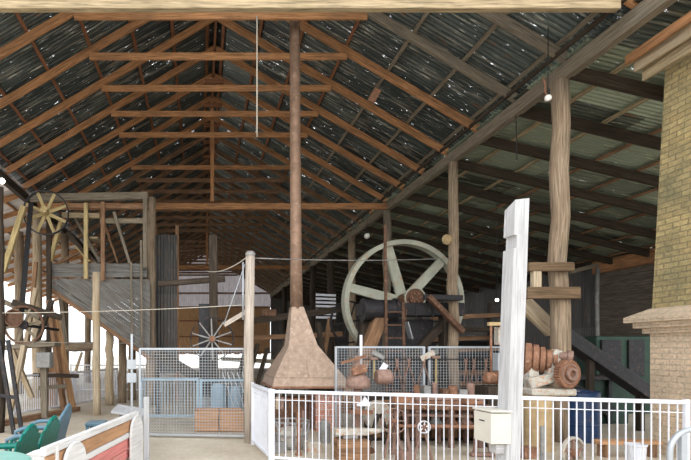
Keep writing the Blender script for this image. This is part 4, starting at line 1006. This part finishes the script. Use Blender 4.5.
tag(obj('flat_bar', MB().bar(P(372, 352, 8.85), P(384, 358, 8.85), .015, .07), GREYI), 'short grey flat bar across the top of the mesh', 'bar')

# ------------------------------------------------------------------ seating at left
def chair(label, loc, rz, mat):
    t = thing('plastic_chair', label, 'chair', (0, 0, 0), 'plastic garden chairs by the bench')
    # faces +x ; back at -x
    m = MB().prism([(-.22, -.22), (.24, -.24), (.27, -.18), (.27, .18), (.24, .24), (-.22, .22)], (0, 0, .40), (1, 0, 0), (0, 1, 0), (0, 0, .03)); obj('seat', m, mat, t, .008)
    # rounded back with slats cut
    n = 7
    m = MB()
    for i in range(n):
        y = -.21 + .07 * i; hgt = .42 * math.sqrt(max(0, 1 - (abs(y) / .34) ** 2)) + .02
        yy = y * .92
        m.bar((-.21, yy, .42), (-.21 - hgt * .28, y * 1.05, .44 + hgt), .070, .018, (1, 0, 0))
    obj('back_slats', m, mat, t, .004)
    pts = [(-.21, -.23, .42)] + [(-.21 - .28 * (.44 * math.sin(a)), -.25 * math.cos(a), .46 + .44 * math.sin(a)) for a in [i * PI / 12 for i in range(13)]] + [(-.21, .23, .42)]
    obj('back_rim', MB().tube(pts, .018, 8), mat, t)
    for sg in (-1, 1):
        obj('armrest', MB().tube([(-.27, sg * .25, .64), (-.1, sg * .28, .65), (.14, sg * .29, .64), (.25, sg * .28, .60), (.27, sg * .26, .42)], [.02, .026, .028, .022, .02], 8), mat, t)
        obj('leg', MB().bar((.24, sg * .24, .42), (.29, sg * .27, 0), .05, .04), mat, t, .005)
        obj('leg', MB().bar((-.22, sg * .22, .42), (-.29, sg * .26, 0), .05, .04), mat, t, .005)
    t.location = loc; t.rotation_euler = (0, 0, rz); return t
c0 = chair('green plastic chair nearest the left picture corner', (-1.90, 4.5, 0), PI - .08, GREENC)
c1 = dup(c0, (-1.86, 5.05, 0), PI - .05, 'second green plastic chair, closest to the white bench')
c2 = chair('grey-blue plastic chair behind the two green ones', (-1.90, 5.62, 0), PI, BLUEC)
c3 = dup(c2, (-2.02, 6.18, 0), PI + .03, 'farthest grey-blue plastic chair of the row at left')
t = thing('chair_arm_stand_in', 'low blue-grey plastic stool standing in for a chair arm beside the white table', 'stool', (-1.43, 6.65, 0))  # simple stool shape in place of the arm of another blue chair
obj('seat', MB().box(-1.56, 6.5, .56, -1.31, 6.8, .61), BLUEC, t, .01); obj('stand_in_lower_shelf', MB().box(-1.54, 6.52, .44, -1.33, 6.78, .47), BLUEC, t, .01)  # seat and shelf of the chair arm stand-in
for x in (-1.53, -1.34):
    for y in (6.52, 6.78): obj('leg', MB().bar((x, y, 0), (x, y, .56), .04, .04), BLUEC, t)  # legs of the chair arm stand-in
t = thing('round_table', 'round pale teal plastic table at the lower left corner', 'table', (-1.64, 3.42, 0))
obj('tabletop', MB().lathe([(.001, .0), (.40, .0), (.42, .015), (.42, .03), (.40, .04), (.001, .04)], (-1.64, 3.42, .76), seg=40), TEALC, t, .004)
obj('table_column', MB().tube([(-1.64, 3.42, 0.02), (-1.64, 3.42, .76)], .04, 14), TEALC, t)
obj('table_foot', MB().lathe([(.001, 0), (.25, 0), (.22, .03), (.001, .05)], (-1.64, 3.42, 0), seg=28), TEALC, t)
t = thing('white_table', 'small table with a white slanted board top behind the bench', 'table', (-1.0, 6.9, 0))
k = MB(); q = [P(118, 404, 7.9), P(148, 409, 7.5), P(142, 416, 7.0), P(111, 411, 7.1)]
k.v = q + [p - V((0, 0, .03)) for p in q]
for f in ((0, 3, 2, 1), (4, 5, 6, 7), (0, 1, 5, 4), (1, 2, 6, 5), (2, 3, 7, 6), (3, 0, 4, 7)): k.face(f, [(0, 0), (.6, 0), (.6, .4), (0, .4)])
obj('tabletop', k, WHITEW, t)
obj('leg', MB().bar((-1.0, 7.5, .66), (-1.0, 7.5, 0), .05, .05), GREYI, t); obj('leg', MB().bar((-1.2, 7.3, .66), (-1.2, 7.3, 0), .04, .04), GREYI, t)
obj('leg', MB().bar((-.95, 7.15, .62), (-.95, 7.15, 0), .04, .04), GREYI, t)
# bench
A, B = V((-1.22, 3.80, 0)), V((-.80, 6.0, 0))
t = thing('old_bench', 'old white bench with a tan back plank and faded red lower boards', 'bench', A)
d = (B - A).normalized(); n_ = V((-d.y, d.x, 0))   # n_ points left, to the sitter's side
zt = lambda z, f: V((0, 0, z))
def bb(nm, s0, s1, z, off, w, h, mat): obj(nm, MB().bar(A + d * s0 + n_ * off + V((0, 0, z)), A + d * s1 + n_ * off + V((0, 0, z)), w, h), mat, t, .006)
L = (B - A).length
bb('top_rail', -.05, L + .03, .80, .0, .05, .07, WHITEB)
bb('back_plank', 0, L, .69, .0, .03, .13, PLANK)
bb('mid_rail', 0, L, .59, .0, .045, .06, WHITEB)
bb('lower_board', 0, L, .49, .01, .03, .12, PINKW)
bb('lower_board', 0, L, .36, .02, .03, .10, PINKW)
bb('seat', 0, L, .34, .26, .40, .035, PLANK)
for s0 in (0.12, L - .02):
    poly = [(-.03, 0), (.50, 0), (.5, .36)] + [(.5 - .5 * (1 - math.cos(a)) * 1.02, .36 + .44 * math.sin(a)) for a in [i * PI / 16 for i in range(9)]] + [(-.03, .82)]
    obj('end_panel', MB().prism(poly, A + d * s0 , n_, (0, 0, 1), d * .045), WHITEB, t, .006)
for s0 in (.42, L - .12):
    poly = [(-.22, .1), (.22, .1)] + [(.22 * math.cos(a), .60 + .20 * math.sin(a)) for a in [i * PI / 10 for i in range(11)]]
    obj('rear_panel', MB().prism(poly, A + d * s0 - n_ * .03, d, (0, 0, 1), -n_ * .03), WHITEB, t, .006)
